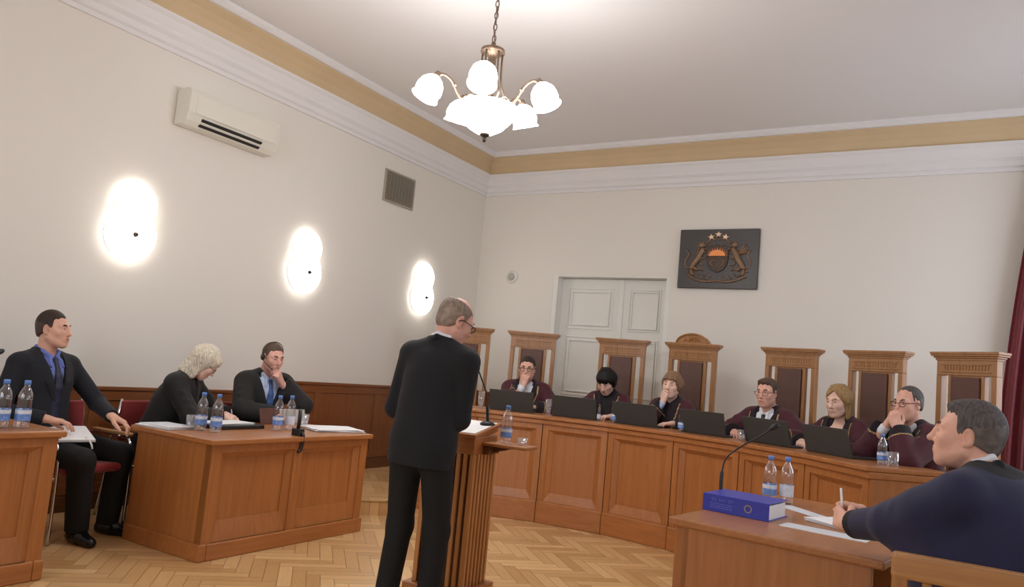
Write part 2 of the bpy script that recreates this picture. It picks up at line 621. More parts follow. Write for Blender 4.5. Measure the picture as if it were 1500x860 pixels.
# cornice: white stepped moulding under the tan cove, thin white bead above it
PROF_W = [(0.0, 3.70), (0.022, 3.70), (0.022, 3.735), (0.045, 3.75), (0.045, 3.80), (0.075, 3.83), (0.075, 3.86), (0.10, 3.93), (0.125, 3.955), (0.125, 3.975), (0.0, 3.975)]
PROF_T = [(0.0, 3.972), (0.10, 3.972), (0.105, 4.0), (0.125, 4.06), (0.165, 4.12), (0.215, 4.165), (0.215, 4.24), (0.0, 4.24)]
PROF_B = [(0.20, 4.178), (0.245, 4.178), (0.258, 4.19), (0.275, 4.205), (0.275, 4.2405), (0.20, 4.2405)]


def cornice(prof, name, mat):
    mb = MB()
    x0, x1, y0, y1 = WALL_LEFT, WALL_RIGHT, WALL_FRONT, WALL_BACK
    ring = []
    for d, z in prof:
        ring.append([(x0 + d, y0 + d, z), (x1 - d, y0 + d, z), (x1 - d, y1 - d, z), (x0 + d, y1 - d, z)])
    n = len(prof)
    vs = [p for r in ring for p in r]
    fs = []
    for i in range(n):
        j = (i + 1) % n
        for k in range(4):
            l = (k + 1) % 4
            fs.append((i * 4 + k, i * 4 + l, j * 4 + l, j * 4 + k))
    mb.add(vs, fs, False)
    return structure(mb.build(name, mat))


cornice(PROF_W, 'trim_2', M['white'])
cornice(PROF_T, 'trim_3', M['tan'])
cornice(PROF_B, 'trim_4', M['white'])

# wainscot on the left wall, stepping up with the dais; a short run on the back wall


def wainscot(name, p0, p1, zb, nrm, npan):
    """a run of wood panelling from p0 to p1 (2D) with its base at zb"""
    p0, p1, nrm = Vector((*p0, 0)), Vector((*p1, 0)), Vector((*nrm, 0))
    d = (p1 - p0)
    Lg = d.length
    d.normalize()
    R = Matrix((d, nrm, Vector((0, 0, 1)))).transposed()
    o = thing(name, None, None)
    o['kind'] = 'structure'

    def bx(mb, u0, u1, w0, w1, z0, z1):
        c = p0 + d * ((u0 + u1) / 2) + nrm * ((w0 + w1) / 2) + Vector((0, 0, zb + (z0 + z1) / 2))
        mb.box(c, (abs(u1 - u0), abs(w1 - w0), abs(z1 - z0)), R)
    mb = MB()
    bx(mb, 0, Lg, 0, 0.018, 0, 0.90)
    w = Lg / npan
    mb.build('panel', M['wainscot'], o)
    mb = MB()
    for i in range(npan + 1):
        c = min(max(i * w, 0.045), Lg - 0.045)
        bx(mb, c - 0.045, c + 0.045, 0.018, 0.03, 0.12, 0.83)
    mb.build('stile', M['wainscot'], o, bevel=0.003)
    mb = MB()
    bx(mb, 0, Lg, 0.018, 0.0305, 0.825, 0.905)
    bx(mb, 0, Lg, 0.0, 0.045, 0.905, 0.932)
    bx(mb, 0, Lg, 0.018, 0.0305, 0.12, 0.2)
    mb.build('rail', M['wainscot_rail'], o, bevel=0.003)
    mb = MB()
    bx(mb, 0, Lg, 0.0, 0.042, 0, 0.115)
    mb.build('baseboard', M['dark_wood'], o, bevel=0.004)
    return o


wainscot('trim_5', (WALL_LEFT, 4.80), (WALL_LEFT, WALL_FRONT), 0.0, (1, 0), 5)
wainscot('trim_6', (WALL_LEFT, WALL_BACK), (WALL_LEFT, 4.80), DAIS, (1, 0), 4)
wainscot('trim_7', (DX0 - 0.1, WALL_BACK), (WALL_LEFT, WALL_BACK), DAIS, (0, -1), 1)

# recessed white double door
door = thing('door_1', None, None, (0, WALL_BACK, DAIS))
door['kind'] = 'structure'
zt = DZ - DAIS
mb = MB()
mb.span((DX0 - 0.001, 0.002, 0), (DX0 + 0.06, 0.3, zt))
mb.span((DX1 - 0.06, 0.002, 0), (DX1 + 0.001, 0.3, zt))
mb.span((DX0 + 0.06, 0.002, zt - 0.02), (DX1 - 0.06, 0.3, zt + 0.001))
mb.build('door_frame', M['door_white'], door, bevel=0.004)
mid = (DX0 + DX1) / 2 + 0.11
for a, b in ((DX0 + 0.06, mid - 0.004), (mid + 0.004, DX1 - 0.06)):
    mb = MB()
    mb.span((a, 0.15, 0), (b, 0.19, zt - 0.025))
    leaf = mb.build('door_leaf', M['door_white'], door, bevel=0.003)
    cx = (a + b) / 2
    pw = (b - a) - 0.2
    mb = MB()
    for z0, z1 in ((0.18, 0.85), (1.0, 1.75), (1.84, zt - 0.14)):
        for s_, dd in ((1.0, 0.012), (0.86, 0.022)):
            w, h = pw * s_, (z1 - z0) - (1 - s_) * pw
            c = (z0 + z1) / 2
            t = 0.02
            mb.span((cx - w / 2, 0.15 - dd, c - h / 2), (cx - w / 2 + t, 0.15, c + h / 2))
            mb.span((cx + w / 2 - t, 0.15 - dd, c - h / 2), (cx + w / 2, 0.15, c + h / 2))
            mb.span((cx - w / 2 + t, 0.15 - dd, c - h / 2), (cx + w / 2 - t, 0.15, c - h / 2 + t))
            mb.span((cx - w / 2 + t, 0.15 - dd, c + h / 2 - t), (cx + w / 2 - t, 0.15, c + h / 2))
    mb.build('moulding', M['door_white'], leaf, bevel=0.004)
mb = MB()
mb.span((mid - 0.03, 0.128, 0), (mid + 0.03, 0.152, zt - 0.03))
mb.build('cover_strip', M['door_white'], door, bevel=0.004)
mb = MB()
mb.tube([(mid + 0.08, 0.15, 1.0), (mid + 0.08, 0.11, 1.0), (mid + 0.18, 0.11, 1.0)], 0.009)
mb.build('door_handle', M['brass'], door)

# ------------------------------------------------------------------ chandelier
CHS = 5.2 / 4.3


def chandelier(x, y, label, group):
    t = thing('chandelier', label, 'chandelier', (x, y, 1.334 * (1 - CHS)), 0, group)
    t.scale = (CHS, CHS, CHS)
    zc = (CEILING - t.location.z) / CHS                 # ceiling in the lamp's own scale
    mb = MB()
    mb.lathe([(0.0, zc - 0.1), (0.02, zc - 0.1), (0.03, zc - 0.07), (0.055, zc - 0.04), (0.06, zc - 0.001), (0, zc - 0.001)])
    mb.build('ceiling_rose', M['bronze'], t)
    mb = MB()
    z = 3.20
    k = 0
    while z < zc - 0.1:
        R = rot('Z', 90 * (k % 2) + 20)
        pts = [R @ Vector((0.010 * math.cos(a), 0, 0.021 * math.sin(a))) + Vector((0, 0, z + 0.021)) for a in [2 * math.pi * i / 14 for i in range(14)]]
        mb.tube(pts, 0.0033, 6, closed=True)
        z += 0.035
        k += 1
    mb.tube(smooth_path([(0.006, 0.005, 3.18), (-0.008, 0, 3.3), (0.008, 0.004, 3.42), (-0.006, 0, 3.55), (0.004, 0, zc - 0.09)]), 0.003, 6)
    mb.build('chain', M['bronze'], t)
    mb = MB()
    mb.lathe([(0.0, 3.20), (0.012, 3.20), (0.016, 3.175), (0.030, 3.165), (0.068, 3.155), (0.07, 3.135), (0.03, 3.128), (0.024, 3.10), (0.026, 2.9), (0.04, 2.86),
              (0.065, 2.84), (0.07, 2.80), (0.05, 2.78), (0, 2.78)], n=20)
    mb.build('stem', M['bronze'], t)
    for i in range(5):
        a = math.radians(-57 + 36 + 72 * i)
        c, s_ = math.cos(a), math.sin(a)
        pts = smooth_path([(0.06 * c, 0.06 * s_, 3.14), (0.062 * c, 0.062 * s_, 3.03), (0.07 * c, 0.07 * s_, 2.95), (0.095 * c, 0.095 * s_, 2.885), (0.062 * c, 0.062 * s_, 2.83)], 5)
        mb = MB()
        mb.tube(pts, 0.006, 8)
        mb.build('rod', M['bronze'], t)
    for i in range(5):
        a = math.radians(-57 - 5 + 72 * i)
        c, s_ = math.cos(a), math.sin(a)

        def P(r, z):
            return Vector((r * c, r * s_, z))
        arm = MB()
        arm.tube(smooth_path([P(0.05, 2.82), P(0.12, 2.80), P(0.17, 2.85), P(0.215, 2.925), P(0.265, 2.955), P(0.305, 2.94)], 6), 0.0085, 8)
        arm.ball(P(0.20, 2.905), 0.013)
        # a little scroll on the arm
        arm.tube([P(0.10 + 0.026 * math.cos(q), 2.845 + 0.026 * math.sin(q)) for q in [0.4 * k for k in range(14)]], 0.005, 6)
        ao = arm.build('arm', M['bronze'], t)
        ax = (P(0.355, 2.82) - P(0.305, 2.94)).normalized()
        q = ax.to_track_quat('Z', 'Y').to_matrix()
        so = MB()
        so.lathe([(0, -0.02), (0.012, -0.02), (0.02, 0.0), (0.026, 0.03), (0, 0.03)], P(0.303, 2.945), 14, q)
        so.build('socket', M['bronze'], ao)
        sh = MB()
        prof = [(0.022, 0.012), (0.045, 0.028), (0.066, 0.055), (0.074, 0.085), (0.076, 0.105), (0.070, 0.125), (0.074, 0.142), (0.080, 0.150), (0.076, 0.149), (0.064, 0.125), (0.05, 0.10), (0.0, 0.09)]
        sh.lathe(prof, P(0.303, 2.945), 24, q, cap=False)
        sh.build('lamp_shade', M['lamp'], t)
    mb = MB()
    mb.lathe([(0.0, 2.655), (0.05, 2.66), (0.10, 2.69), (0.145, 2.74), (0.168, 2.79), (0.176, 2.81), (0.170, 2.815), (0.155, 2.81), (0.06, 2.84), (0.0, 2.84)], n=32, cap=False)
    mb.build('glass_bowl', M['lamp'], t)
    mb = MB()
    mb.lathe([(0, 2.605), (0.008, 2.61), (0.012, 2.625), (0.010, 2.635), (0.028, 2.645), (0.03, 2.66), (0, 2.66)], n=16)
    mb.build('finial', M['bronze_dark'], t)
    return t


chandelier(-2.345 * CHS, 3.43 * CHS, 'five-armed bronze chandelier with lit opal glass shades hanging from the ceiling on a chain', None)

# ------------------------------------------------------------------ wall lights
def sconce(y, label):
    t = thing('wall_lamp', label, 'wall lamp', (WALL_LEFT, y, 2.13), 0, 'lit wall lamps on the side wall')
    mb = MB()
    R = rot('Y', 90)
    mb.lathe([(0.0, 0.0), (0.208, 0.0), (0.208, 0.03), (0.0, 0.03)], (0, 0, 0), 32, R, smooth=False)
    mb.lathe([(0.0, 0.0), (0.176, 0.0), (0.176, 0.027), (0.0, 0.027)], (0, 0.01, 0.245), 32, R, smooth=False)
    mb.build('back_plate', M['plastic_white'], t)  # opaque plates shaped to keep the glass's light off the wall
    mb = MB()
    mb.lathe([(0.216, 0.031), (0.216, 0.038), (0.205, 0.052), (0.165, 0.070), (0.10, 0.084), (0.0, 0.09)], (0, 0, 0), 32, R)
    mb.build('glass_disc', M['sconce'], t)
    mb = MB()
    mb.lathe([(0.184, 0.028), (0.184, 0.035), (0.173, 0.047), (0.14, 0.062), (0.08, 0.074), (0.0, 0.078)], (0, 0.01, 0.245), 32, R)
    mb.build('glass_disc', M['sconce'], t)  # upper glowing disc stands in for light thrown up the wall
    mb = MB()
    mb.lathe([(0.0, 0.08), (0.014, 0.086), (0.022, 0.094), (0.020, 0.104), (0.010, 0.110), (0.012, 0.120), (0, 0.124)], (0, 0, 0), 14, R)
    mb.build('knob', M['bronze_dark'], t)
    return t


sconce(3.475, 'lit white glass wall lamp below the air conditioner, above the men at the desks')
sconce(5.335, 'lit white glass wall lamp midway along the side wall, above the desk with two lawyers')
sconce(7.27, 'lit white glass wall lamp nearest the room corner, behind the standing man\'s head')

# ------------------------------------------------------------------ air conditioner
t = thing('air_conditioner', 'white split air conditioner mounted high on the side wall above a wall lamp', 'air conditioner', (WALL_LEFT, 3.72, 3.12))
AW = 0.96
prof = [(0.0, 0.30), (0.13, 0.315), (0.175, 0.30), (0.192, 0.26), (0.192, 0.10), (0.165, 0.035), (0.12, 0.0), (0.0, 0.0)]
mb = MB()
n = len(prof)
mb.add([(p[0], 0, p[1]) for p in prof] + [(p[0], AW, p[1]) for p in prof],
       [tuple(range(n)), tuple(range(2 * n - 1, n - 1, -1))] + [(i, n + i, n + (i + 1) % n, (i + 1) % n) for i in range(n)])
ac = mb.build('housing', M['plastic_white'], t, bevel=0.012)
mb = MB()
mb.span((0.188, 0.06, 0.095), (0.199, AW - 0.05, 0.255))
mb.build('front_panel', M['plastic_white'], t, bevel=0.006)
mb = MB()
for k, (xx, zz) in enumerate(((0.178, 0.062), (0.150, 0.022))):
    mb.box((xx, AW * 0.47, zz), (0.012, AW * 0.66, 0.026), rot('Y', 55))
mb.build('air_outlet', M['slot'], t)
mb = MB()
mb.box((0.168, AW * 0.47, 0.040), (0.008, AW * 0.67, 0.014), rot('Y', 40))
mb.build('louver', M['plastic_white'], t)

# ------------------------------------------------------------------ vent grille
t = thing('vent_grille', 'grey louvered ventilation grille high on the side wall near the corner', 'vent', (WALL_LEFT, 6.66, 3.32))
mb = MB()
w, h = 0.545, 0.375
mb.span((0.001, -w / 2 + 0.01, -h / 2 + 0.01), (0.006, w / 2 - 0.01, h / 2 - 0.01))
mb.build('backing', M['vent_dark'], t)
mb = MB()
mb.span((0, -w / 2, -h / 2), (0.02, w / 2, -h / 2 + 0.022)); mb.span((0, -w / 2, h / 2 - 0.022), (0.02, w / 2, h / 2))
mb.span((0, -w / 2, -h / 2 + 0.022), (0.02, -w / 2 + 0.022, h / 2 - 0.022)); mb.span((0, w / 2 - 0.022, -h / 2 + 0.022), (0.02, w / 2, h / 2 - 0.022))
mb.build('frame', M['vent'], t, bevel=0.002)
mb = MB()
for k in range(13):
    z = -h / 2 + 0.035 + k * (h - 0.07) / 12
    mb.box((0.012, 0, z), (0.018, w - 0.044, 0.005), rot('Y', -35))
for k in range(9):
    mb.box((0.009, -w / 2 + 0.05 + k * (w - 0.1) / 8, 0), (0.006, 0.005, h - 0.05))
mb.build('slats', M['vent'], t)

# ------------------------------------------------------------------ round sensor on the back wall
t = thing('wall_sensor', 'small round white sensor on the back wall left of the door recess', 'sensor', (-5.147, WALL_BACK, 2.583))
R = rot('X', 90)
mb = MB()
mb.lathe([(0.085, 0.0), (0.085, 0.012), (0.075, 0.02), (0.0, 0.022)], (0, 0, 0), 24, R)
mb.build('ring', M['plastic_white'], t)
mb = MB()
mb.lathe([(0.05, 0.02), (0.05, 0.03), (0.035, 0.045), (0.0, 0.05)], (0, 0, 0), 24, R)
mb.build('dome', M['plastic_grey'], t)

# ------------------------------------------------------------------ socket
t = thing('wall_socket', 'small white wall socket on the wood panelling behind the standing man', 'socket', (WALL_LEFT + 0.018, 7.03, 0.44))
mb = MB()
mb.box((0.006, 0, 0), (0.012, 0.085, 0.085))
mb.build('plate', M['plastic_white'], t, bevel=0.004)
mb = MB()
mb.lathe([(0.022, 0.0), (0.022, 0.006), (0.0, 0.006)], (0.010, 0, 0), 18, rot('Y', 90))
mb.build('outlet', M['plastic_grey'], t)

# ------------------------------------------------------------------ coat of arms plaque
t = thing('coat_of_arms_plaque', 'dark rectangular plaque with bronze coat of arms relief on the back wall', 'plaque', (-2.405, WALL_BACK - 0.002, 2.83), 0)
mb = MB()
mb.span((-0.455, -0.045, -0.345), (0.455, 0, 0.345))
mb.build('panel', M['plaque'], t, bevel=0.006)


def XZ(pts, y=-0.046):
    return [(p[0], y, p[1]) for p in pts]


RX = rot('X', 90)
# shield: sun in the upper half, two fields with beasts below
sh = MB()
poly = [(-0.10, 0.13), (-0.10, 0.0), (-0.09, -0.06), (-0.06, -0.11), (0, -0.145), (0.06, -0.11), (0.09, -0.06), (0.10, 0.0), (0.10, 0.13), (0.05, 0.15), (0, 0.155), (-0.05, 0.15)]
sh.prism(poly, 0.045, 0.062, RX)
shield = sh.build('shield', M['relief_dark'], t, bevel=0.004)
mb = MB()
half = [(0.075 * math.cos(a), 0.035 + 0.062 * math.sin(a)) for a in [math.pi * k / 14 for k in range(15)]]
mb.prism(half, 0.06, 0.076, RX)
for k in range(11):
    a = math.pi * (k + 0.5) / 11
    mb.prism([(0.078 * math.cos(a - 0.07), 0.035 + 0.066 * math.sin(a - 0.07)), (0.098 * math.cos(a), 0.035 + 0.094 * math.sin(a)), (0.078 * math.cos(a + 0.07), 0.035 + 0.066 * math.sin(a + 0.07))], 0.06, 0.07, RX)
mb.build('sun', M['sun'], shield)
mb = MB()
for sx in (-1, 1):                                   # small beast fields below the sun
    mb.tube(XZ([(sx * 0.02, -0.03), (sx * 0.045, -0.01), (sx * 0.065, -0.03), (sx * 0.05, -0.06), (sx * 0.03, -0.085)], -0.064), [0.007, 0.010, 0.009, 0.008, 0.005], 8)
    mb.tube(XZ([(sx * 0.06, -0.02), (sx * 0.08, 0.0), (sx * 0.07, 0.015)], -0.064), 0.005, 6)
mb.tube(XZ([(-0.09, 0.025), (0.09, 0.025)], -0.063), 0.004, 6)
mb.tube(XZ([(0, 0.02), (0, -0.12)], -0.063), 0.004, 6)
mb.build('quartering', M['relief'], shield)
for k, (x, z) in enumerate(((-0.065, 0.235), (0.0, 0.262), (0.065, 0.235))):
    mb = MB()
    pts = []
    for i in range(10):
        r = 0.034 if i % 2 == 0 else 0.014
        a = math.pi / 2 + i * math.pi / 5 - x * 3.0
        pts.append((x + r * math.cos(a), z + r * math.sin(a)))
    mb.prism(pts, 0.044, 0.07, RX)
    mb.build('star', M['star'], t)
mb = MB()
pts = [(0.125 * math.cos(a), 0.13 + 0.085 * math.sin(a)) for a in [math.pi * (0.1 + 0.8 * k / 10) for k in range(11)]]
mb.tube(XZ(pts, -0.05), 0.008, 8)
for k in range(7):
    a = math.pi * (0.16 + 0.68 * k / 6)
    mb.ball((0.125 * math.cos(a), -0.052, 0.13 + 0.085 * math.sin(a)), 0.012, 8)
mb.build('garland', M['relief'], t)
for sx, nm in ((-1, 'lion'), (1, 'griffin')):
    mb = MB()

    def S(pts, r, y=-0.054):
        mb.tube(XZ([(sx * a, b) for a, b in pts], y), r, 8)
    body = [(0.135, 0.12), (0.165, 0.06), (0.19, 0.0), (0.225, -0.06), (0.24, -0.10)]
    S(smooth_path([(a, b, 0) for a, b in body], 4) and [(v.x, v.y) for v in smooth_path([(a, b, 0) for a, b in body], 4)], [0.024 + 0.008 * math.sin(k * 0.2) for k in range(17)])
    mb.ball((sx * 0.15, -0.056, 0.155), (0.032, 0.02, 0.034))                       # head
    S([(0.13, 0.15), (0.112, 0.14)], 0.011)
    S([(0.15, 0.09), (0.12, 0.07), (0.105, 0.085)], [0.013, 0.011, 0.008])            # upper paw
    S([(0.175, 0.03), (0.135, 0.01), (0.11, 0.02)], [0.014, 0.011, 0.008])            # lower paw
    S([(0.225, -0.07), (0.19, -0.11), (0.155, -0.10), (0.13, -0.12)], [0.022, 0.017, 0.012, 0.008])
    S([(0.24, -0.09), (0.235, -0.15), (0.20, -0.17)], [0.022, 0.015, 0.009])
    S([(v.x, v.y) for v in smooth_path([(0.24, -0.08, 0), (0.285, -0.09, 0), (0.30, -0.02, 0), (0.27, 0.05, 0), (0.295, 0.10, 0)], 4)], [0.008] * 16 + [0.014])
    if nm == 'griffin':
        for q in range(4):                                                            # wing feathers
            S([(0.185, 0.05), (0.225 + 0.012 * q, 0.13 - 0.018 * q), (0.255 + 0.012 * q, 0.165 - 0.03 * q)], [0.012, 0.012, 0.005], -0.052)
    else:
        for q in range(5):                                                            # mane
            mb.ball((sx * (0.172 + 0.004 * q), -0.054, 0.165 - 0.025 * q), 0.016, 8)
    mb.build(nm, M['relief'], t)
mb = MB()
rib = smooth_path([(-0.27, -0.17, 0), (-0.2, -0.21, 0), (-0.1, -0.235, 0), (0, -0.225, 0), (0.1, -0.235, 0), (0.2, -0.21, 0), (0.27, -0.17, 0)], 5)
mb.tube([(v.x, -0.052, v.y) for v in rib], 0.012, 8)
for sx in (-1, 1):
    for q in range(9):
        x, z = 0.06 + 0.026 * q, -0.20 + 0.0075 * q
        mb.ball((sx * x, -0.053, z + 0.014 * (-1) ** q), (0.017, 0.009, 0.009), 8, rot('Y', sx * 40 * (-1) ** q))
for sx in (-1, 1):
    for q in range(5):                               # oak leaves and scrolls round the shield
        a = -0.35 + 0.42 * q
        c = (0.155 * math.cos(a) * sx, 0.0 + 0.15 * math.sin(a))
        mb.ball((c[0], -0.052, c[1]), (0.026, 0.010, 0.013), 8, rot('Y', sx * (-30 + 25 * q)))
mb.build('branch_ribbon', M['relief'], t)
for o in t.children:
    if not o.name.startswith('panel'):
        o.scale = (1.24, 1.0, 1.10)
        o.location.z = -0.01

# ------------------------------------------------------------------ curtain at the right
mb = MB()
NU, NV = 150, 14
CX0, CX1, CZ0, CZ1 = 0.30, 1.62, DAIS + 0.01, 3.66
vs = []
for j in range(NV + 1):
    v = j / NV
    for i in range(NU + 1):
        u = i / NU
        x0 = CX0 + 0.10 * max(0.0, v - 0.12) + 0.28 * max(0.0, v - 0.12) ** 2
        x = x0 + (CX1 - x0) * u + 0.012 * (1 - v) * math.sin(9 * u)
        y = 8.30 + 0.045 * math.sin(2 * math.pi * 13 * u + 0.6 * math.sin(3 * v)) * (0.75 + 0.25 * (1 - v)) + 0.014 * math.sin(2 * math.pi * 29 * u + v)
        vs.append((x, y, CZ0 + (CZ1 - CZ0) * v))
fs = [(j * (NU + 1) + i, j * (NU + 1) + i + 1, (j + 1) * (NU + 1) + i + 1, (j + 1) * (NU + 1) + i) for j in range(NV) for i in range(NU)]
mb.add(vs, fs, True)
t = thing('curtain', 'dark red curtain hanging in folds beside the rightmost high-backed chair', 'curtain', (0, 0, 0))
cu = mb.build('curtain_cloth', M['curtain'], t)
md = cu.modifiers.new('thickness', 'SOLIDIFY')
md.thickness = 0.006
mb = MB()
mb.tube([(0.55, 8.30, 3.67), (1.68, 8.30, 3.67)], 0.014)
for x in (0.66, 1.6):
    mb.tube([(x, 8.30, 3.67), (x, WALL_BACK, 3.67)], 0.008)
mb.build('curtain_rod', M['bronze_dark'], t)
# ------------------------------------------------------------------ recessed panel bays


def bay(mb, O, du, dw, u0, u1, v0, v1, fr, bev, depth):
    """one framed bay: flat frame (l, r, t, b), sloping bevel (l, r, t, b), sunk field"""
    O, du, dw = Vector(O), Vector(du), Vector(dw)
    ou = [(u0, v0), (u1, v0), (u1, v1), (u0, v1)]
    a = (u0 + fr[0], u1 - fr[1], v1 - fr[2], v0 + fr[3])
    op = [(a[0], a[3]), (a[1], a[3]), (a[1], a[2]), (a[0], a[2])]
    i = (a[0] + bev[0], a[1] - bev[1], a[2] - bev[2], a[3] + bev[3])
    inn = [(i[0], i[3]), (i[1], i[3]), (i[1], i[2]), (i[0], i[2])]

    def P(q, w):
        return O + du * q[0] + Vector((0, 0, q[1])) + dw * w
    d1 = depth * 0.25
    vs = [P(q, 0) for q in ou] + [P(q, 0) for q in op] + [P(q, -d1) for q in op] + [P(q, -depth * 0.85) for q in inn] + [P(q, -depth) for q in inn]
    fs = []
    for r in range(4):
        for k in range(4):
            l = (k + 1) % 4
            fs.append((r * 4 + k, r * 4 + l, r * 4 + 4 + l, r * 4 + 4 + k))
    fs.append((16, 17, 18, 19))
    mb.add(vs, fs, False)
    # edges back to the carcass
    bk = [P(q, -depth - 0.02) for q in ou]
    n0 = [P(q, 0) for q in ou]
    mb.add(n0 + bk, [(k, 4 + k, 4 + (k + 1) % 4, (k + 1) % 4) for k in range(4)], False)


# ------------------------------------------------------------------ the judges' bench
BT = 0.957
ANG = [-37.4 + 12.6 * k for k in range(8)]
bench = thing('judges_bench', 'long curved oak bench with panelled front where the judges in burgundy robes sit', 'bench', (0, 0, 0))
for a, b in zip(ANG[:-1], ANG[1:]):
    p, q = arc(a, RB0), arc(b, RB0)
    du = (q - p)
    Lg = du.length
    du.normalize()
    dw = (C0 - (p + q) / 2).normalized()
    mb = MB()
    bay(mb, p, du, dw, 0.004, Lg - 0.004, 0.185, 0.885, (0.055, 0.055, 0.05, 0.012), (0.05, 0.05, 0.03, 0.075), 0.034)
    mb.build('panel', M['wood'], bench)
    mb = MB()
    mb.box((p + q) / 2 - dw * 0.012 + Vector((0, 0, 0.095)), (Lg - 0.004, 0.06, 0.19), Matrix((du, -dw, Vector((0, 0, 1)))).transposed())
    mb.build('plinth', M['wood_x'], bench, bevel=0.008)


def arc_slab(mb, r0, r1, z0, z1, ths):
    vs = []
    for t_ in ths:
        vs += [arc(t_, r0, z0), arc(t_, r1, z0), arc(t_, r1, z1), arc(t_, r0, z1)]
    n = len(ths)
    fs = [(0, 1, 2, 3), tuple((n - 1) * 4 + k for k in (3, 2, 1, 0))]
    for i in range(n - 1):
        for k in range(4):
            l = (k + 1) % 4
            fs.append((i * 4 + k, i * 4 + 4 + k, i * 4 + 4 + l, i * 4 + l))
    mb.add(vs, fs, False)


ths = [ANG[0] - 0.4] + ANG[1:-1] + [ANG[-1] + 0.4]
mb = MB()
arc_slab(mb, RB0 - 0.035, RB1 + 0.02, BT - 0.03, BT, ths)
mb.build('worktop', M['wood_x'], bench, bevel=0.006)
mb = MB()
arc_slab(mb, RB0 - 0.018, RB1, BT - 0.075, BT - 0.031, ths)
mb.build('moulding', M['wood_x'], bench, bevel=0.008)
mb = MB()
arc_slab(mb, RB0 + 0.056, RB0 + 0.075, 0.0, BT - 0.076, ANG)
mb.build('carcass', M['dark_wood'], bench)
for th, sg in ((ANG[0], -1), (ANG[-1], 1)):
    p, q = arc(th, RB0 + 0.002), arc(th, RB1 - 0.01)
    d = (q - p).normalized()
    c = (p + q) / 2
    mb = MB()
    mb.box((c.x, c.y, (BT - 0.076) / 2), ((q - p).length, 0.024, BT - 0.076), Matrix.Rotation(math.atan2(d.y, d.x), 3, 'Z'))
    mb.build('end_panel', M['wood'], bench, bevel=0.003)

# ------------------------------------------------------------------ high-backed judge chairs


def judge_chair(label, arched=False):
    t = thing('high_backed_chair', label, 'chair', (0, 0, 0), 0, 'high-backed chairs behind the curved bench')
    H = 1.675
    mb = MB()
    for sx in (-1, 1):
        mb = MB()
        mb.box((sx * 0.2295, 0.0, 0.75), (0.042, 0.06, 1.5))
        mb.build('post', M['chair_wood'], t, bevel=0.004)
    mb = MB()
    mb.span((-0.2505, -0.028, 1.50), (0.2505, 0.028, 1.615))
    mb.build('frieze', M['chair_wood'], t, bevel=0.003)
    mb = MB()
    for k in range(15):                              # carved flutes
        mb.box((-0.182 + 0.026 * k, 0.029, 1.558), (0.013, 0.008, 0.036))
    mb.span((-0.205, 0.028, 1.578), (0.205, 0.036, 1.59))
    mb.span((-0.205, 0.028, 1.522), (0.205, 0.036, 1.53))
    mb.build('carving', M['chair_wood'], t, bevel=0.002)
    mb = MB()
    steps = ((0.258, 0.036, 1.612, 1.628), (0.270, 0.046, 1.628, 1.642), (0.284, 0.058, 1.642, 1.656), (0.290, 0.062, 1.656, H))
    for w, d, z0, z1 in steps:
        mb.span((-w, -d, z0), (w, d, z1))
    mb.build('cornice', M['chair_wood'], t, bevel=0.003)
    if arched:
        mb = MB()
        pts = [(0.17 * math.cos(a), H - 0.005 + 0.098 * math.sin(a)) for a in [math.pi * k / 20 for k in range(21)]]
        mb.prism(pts, -0.045, 0.045, rot('X', 90))
        arch = mb.build('arched_pediment', M['chair_wood'], t, bevel=0.003)
        mb = MB()
        mb.tube([(0.166 * math.cos(a), 0.048, H + 0.093 * math.sin(a)) for a in [math.pi * k / 20 for k in range(21)]], 0.011, 8)
        for k in range(7):
            a = math.pi * (k + 0.5) / 7
            mb.tube([(0.02 * math.cos(a), 0.047, H + 0.02 + 0.012 * math.sin(a)), (0.09 * math.cos(a), 0.047, H + 0.018 + 0.05 * math.sin(a))], 0.008, 8)
        mb.build('shell_carving', M['chair_wood'], arch)
    for sx in (-1, 1):
        mb = MB()
        mb.box((sx * 0.138, 0.0, 0.995), (0.028, 0.045, 1.01))
        mb.build('inner_stile', M['chair_wood'], t, bevel=0.003)
    mb = MB()
    mb.box((0, 0.0, 1.0), (0.25, 0.03, 1.0))
    mb.build('back_board', M['chair_wood'], t)
    mb = MB()
    mb.box((0, 0.024, 1.0), (0.24, 0.03, 0.975))
    mb.build('backrest', M['leather'], t, bevel=0.012)
    mb = MB()
    mb.span((-0.2505, -0.03, 0.40), (0.2505, 0.03, 0.49))
    mb.build('cross_rail', M['chair_wood'], t, bevel=0.003)
    mb = MB()
    mb.span((-0.25, 0.03, 0.36), (0.25, 0.47, 0.42))
    mb.build('seat_frame', M['chair_wood'], t, bevel=0.004)
    mb = MB()
    mb.span((-0.235, 0.035, 0.42), (0.235, 0.465, 0.462))
    mb.build('seat', M['leather'], t, bevel=0.015)
    for sx in (-1, 1):
        mb = MB()
        mb.box((sx * 0.228, 0.448, 0.33), (0.045, 0.045, 0.66))
        mb.build('leg', M['chair_wood'], t, bevel=0.004)
        mb = MB()
        mb.span((sx * 0.228 - 0.03, 0.03, 0.66), (sx * 0.228 + 0.03, 0.49, 0.69))
        mb.build('armrest', M['chair_wood'], t, bevel=0.008)
    return t


def place_chair(o, th):
    p = arc(th, 4.14, DAIS)
    o.location = p
    d = C0 - p
    o.rotation_euler = (0, 0, math.atan2(-d.x, d.y))


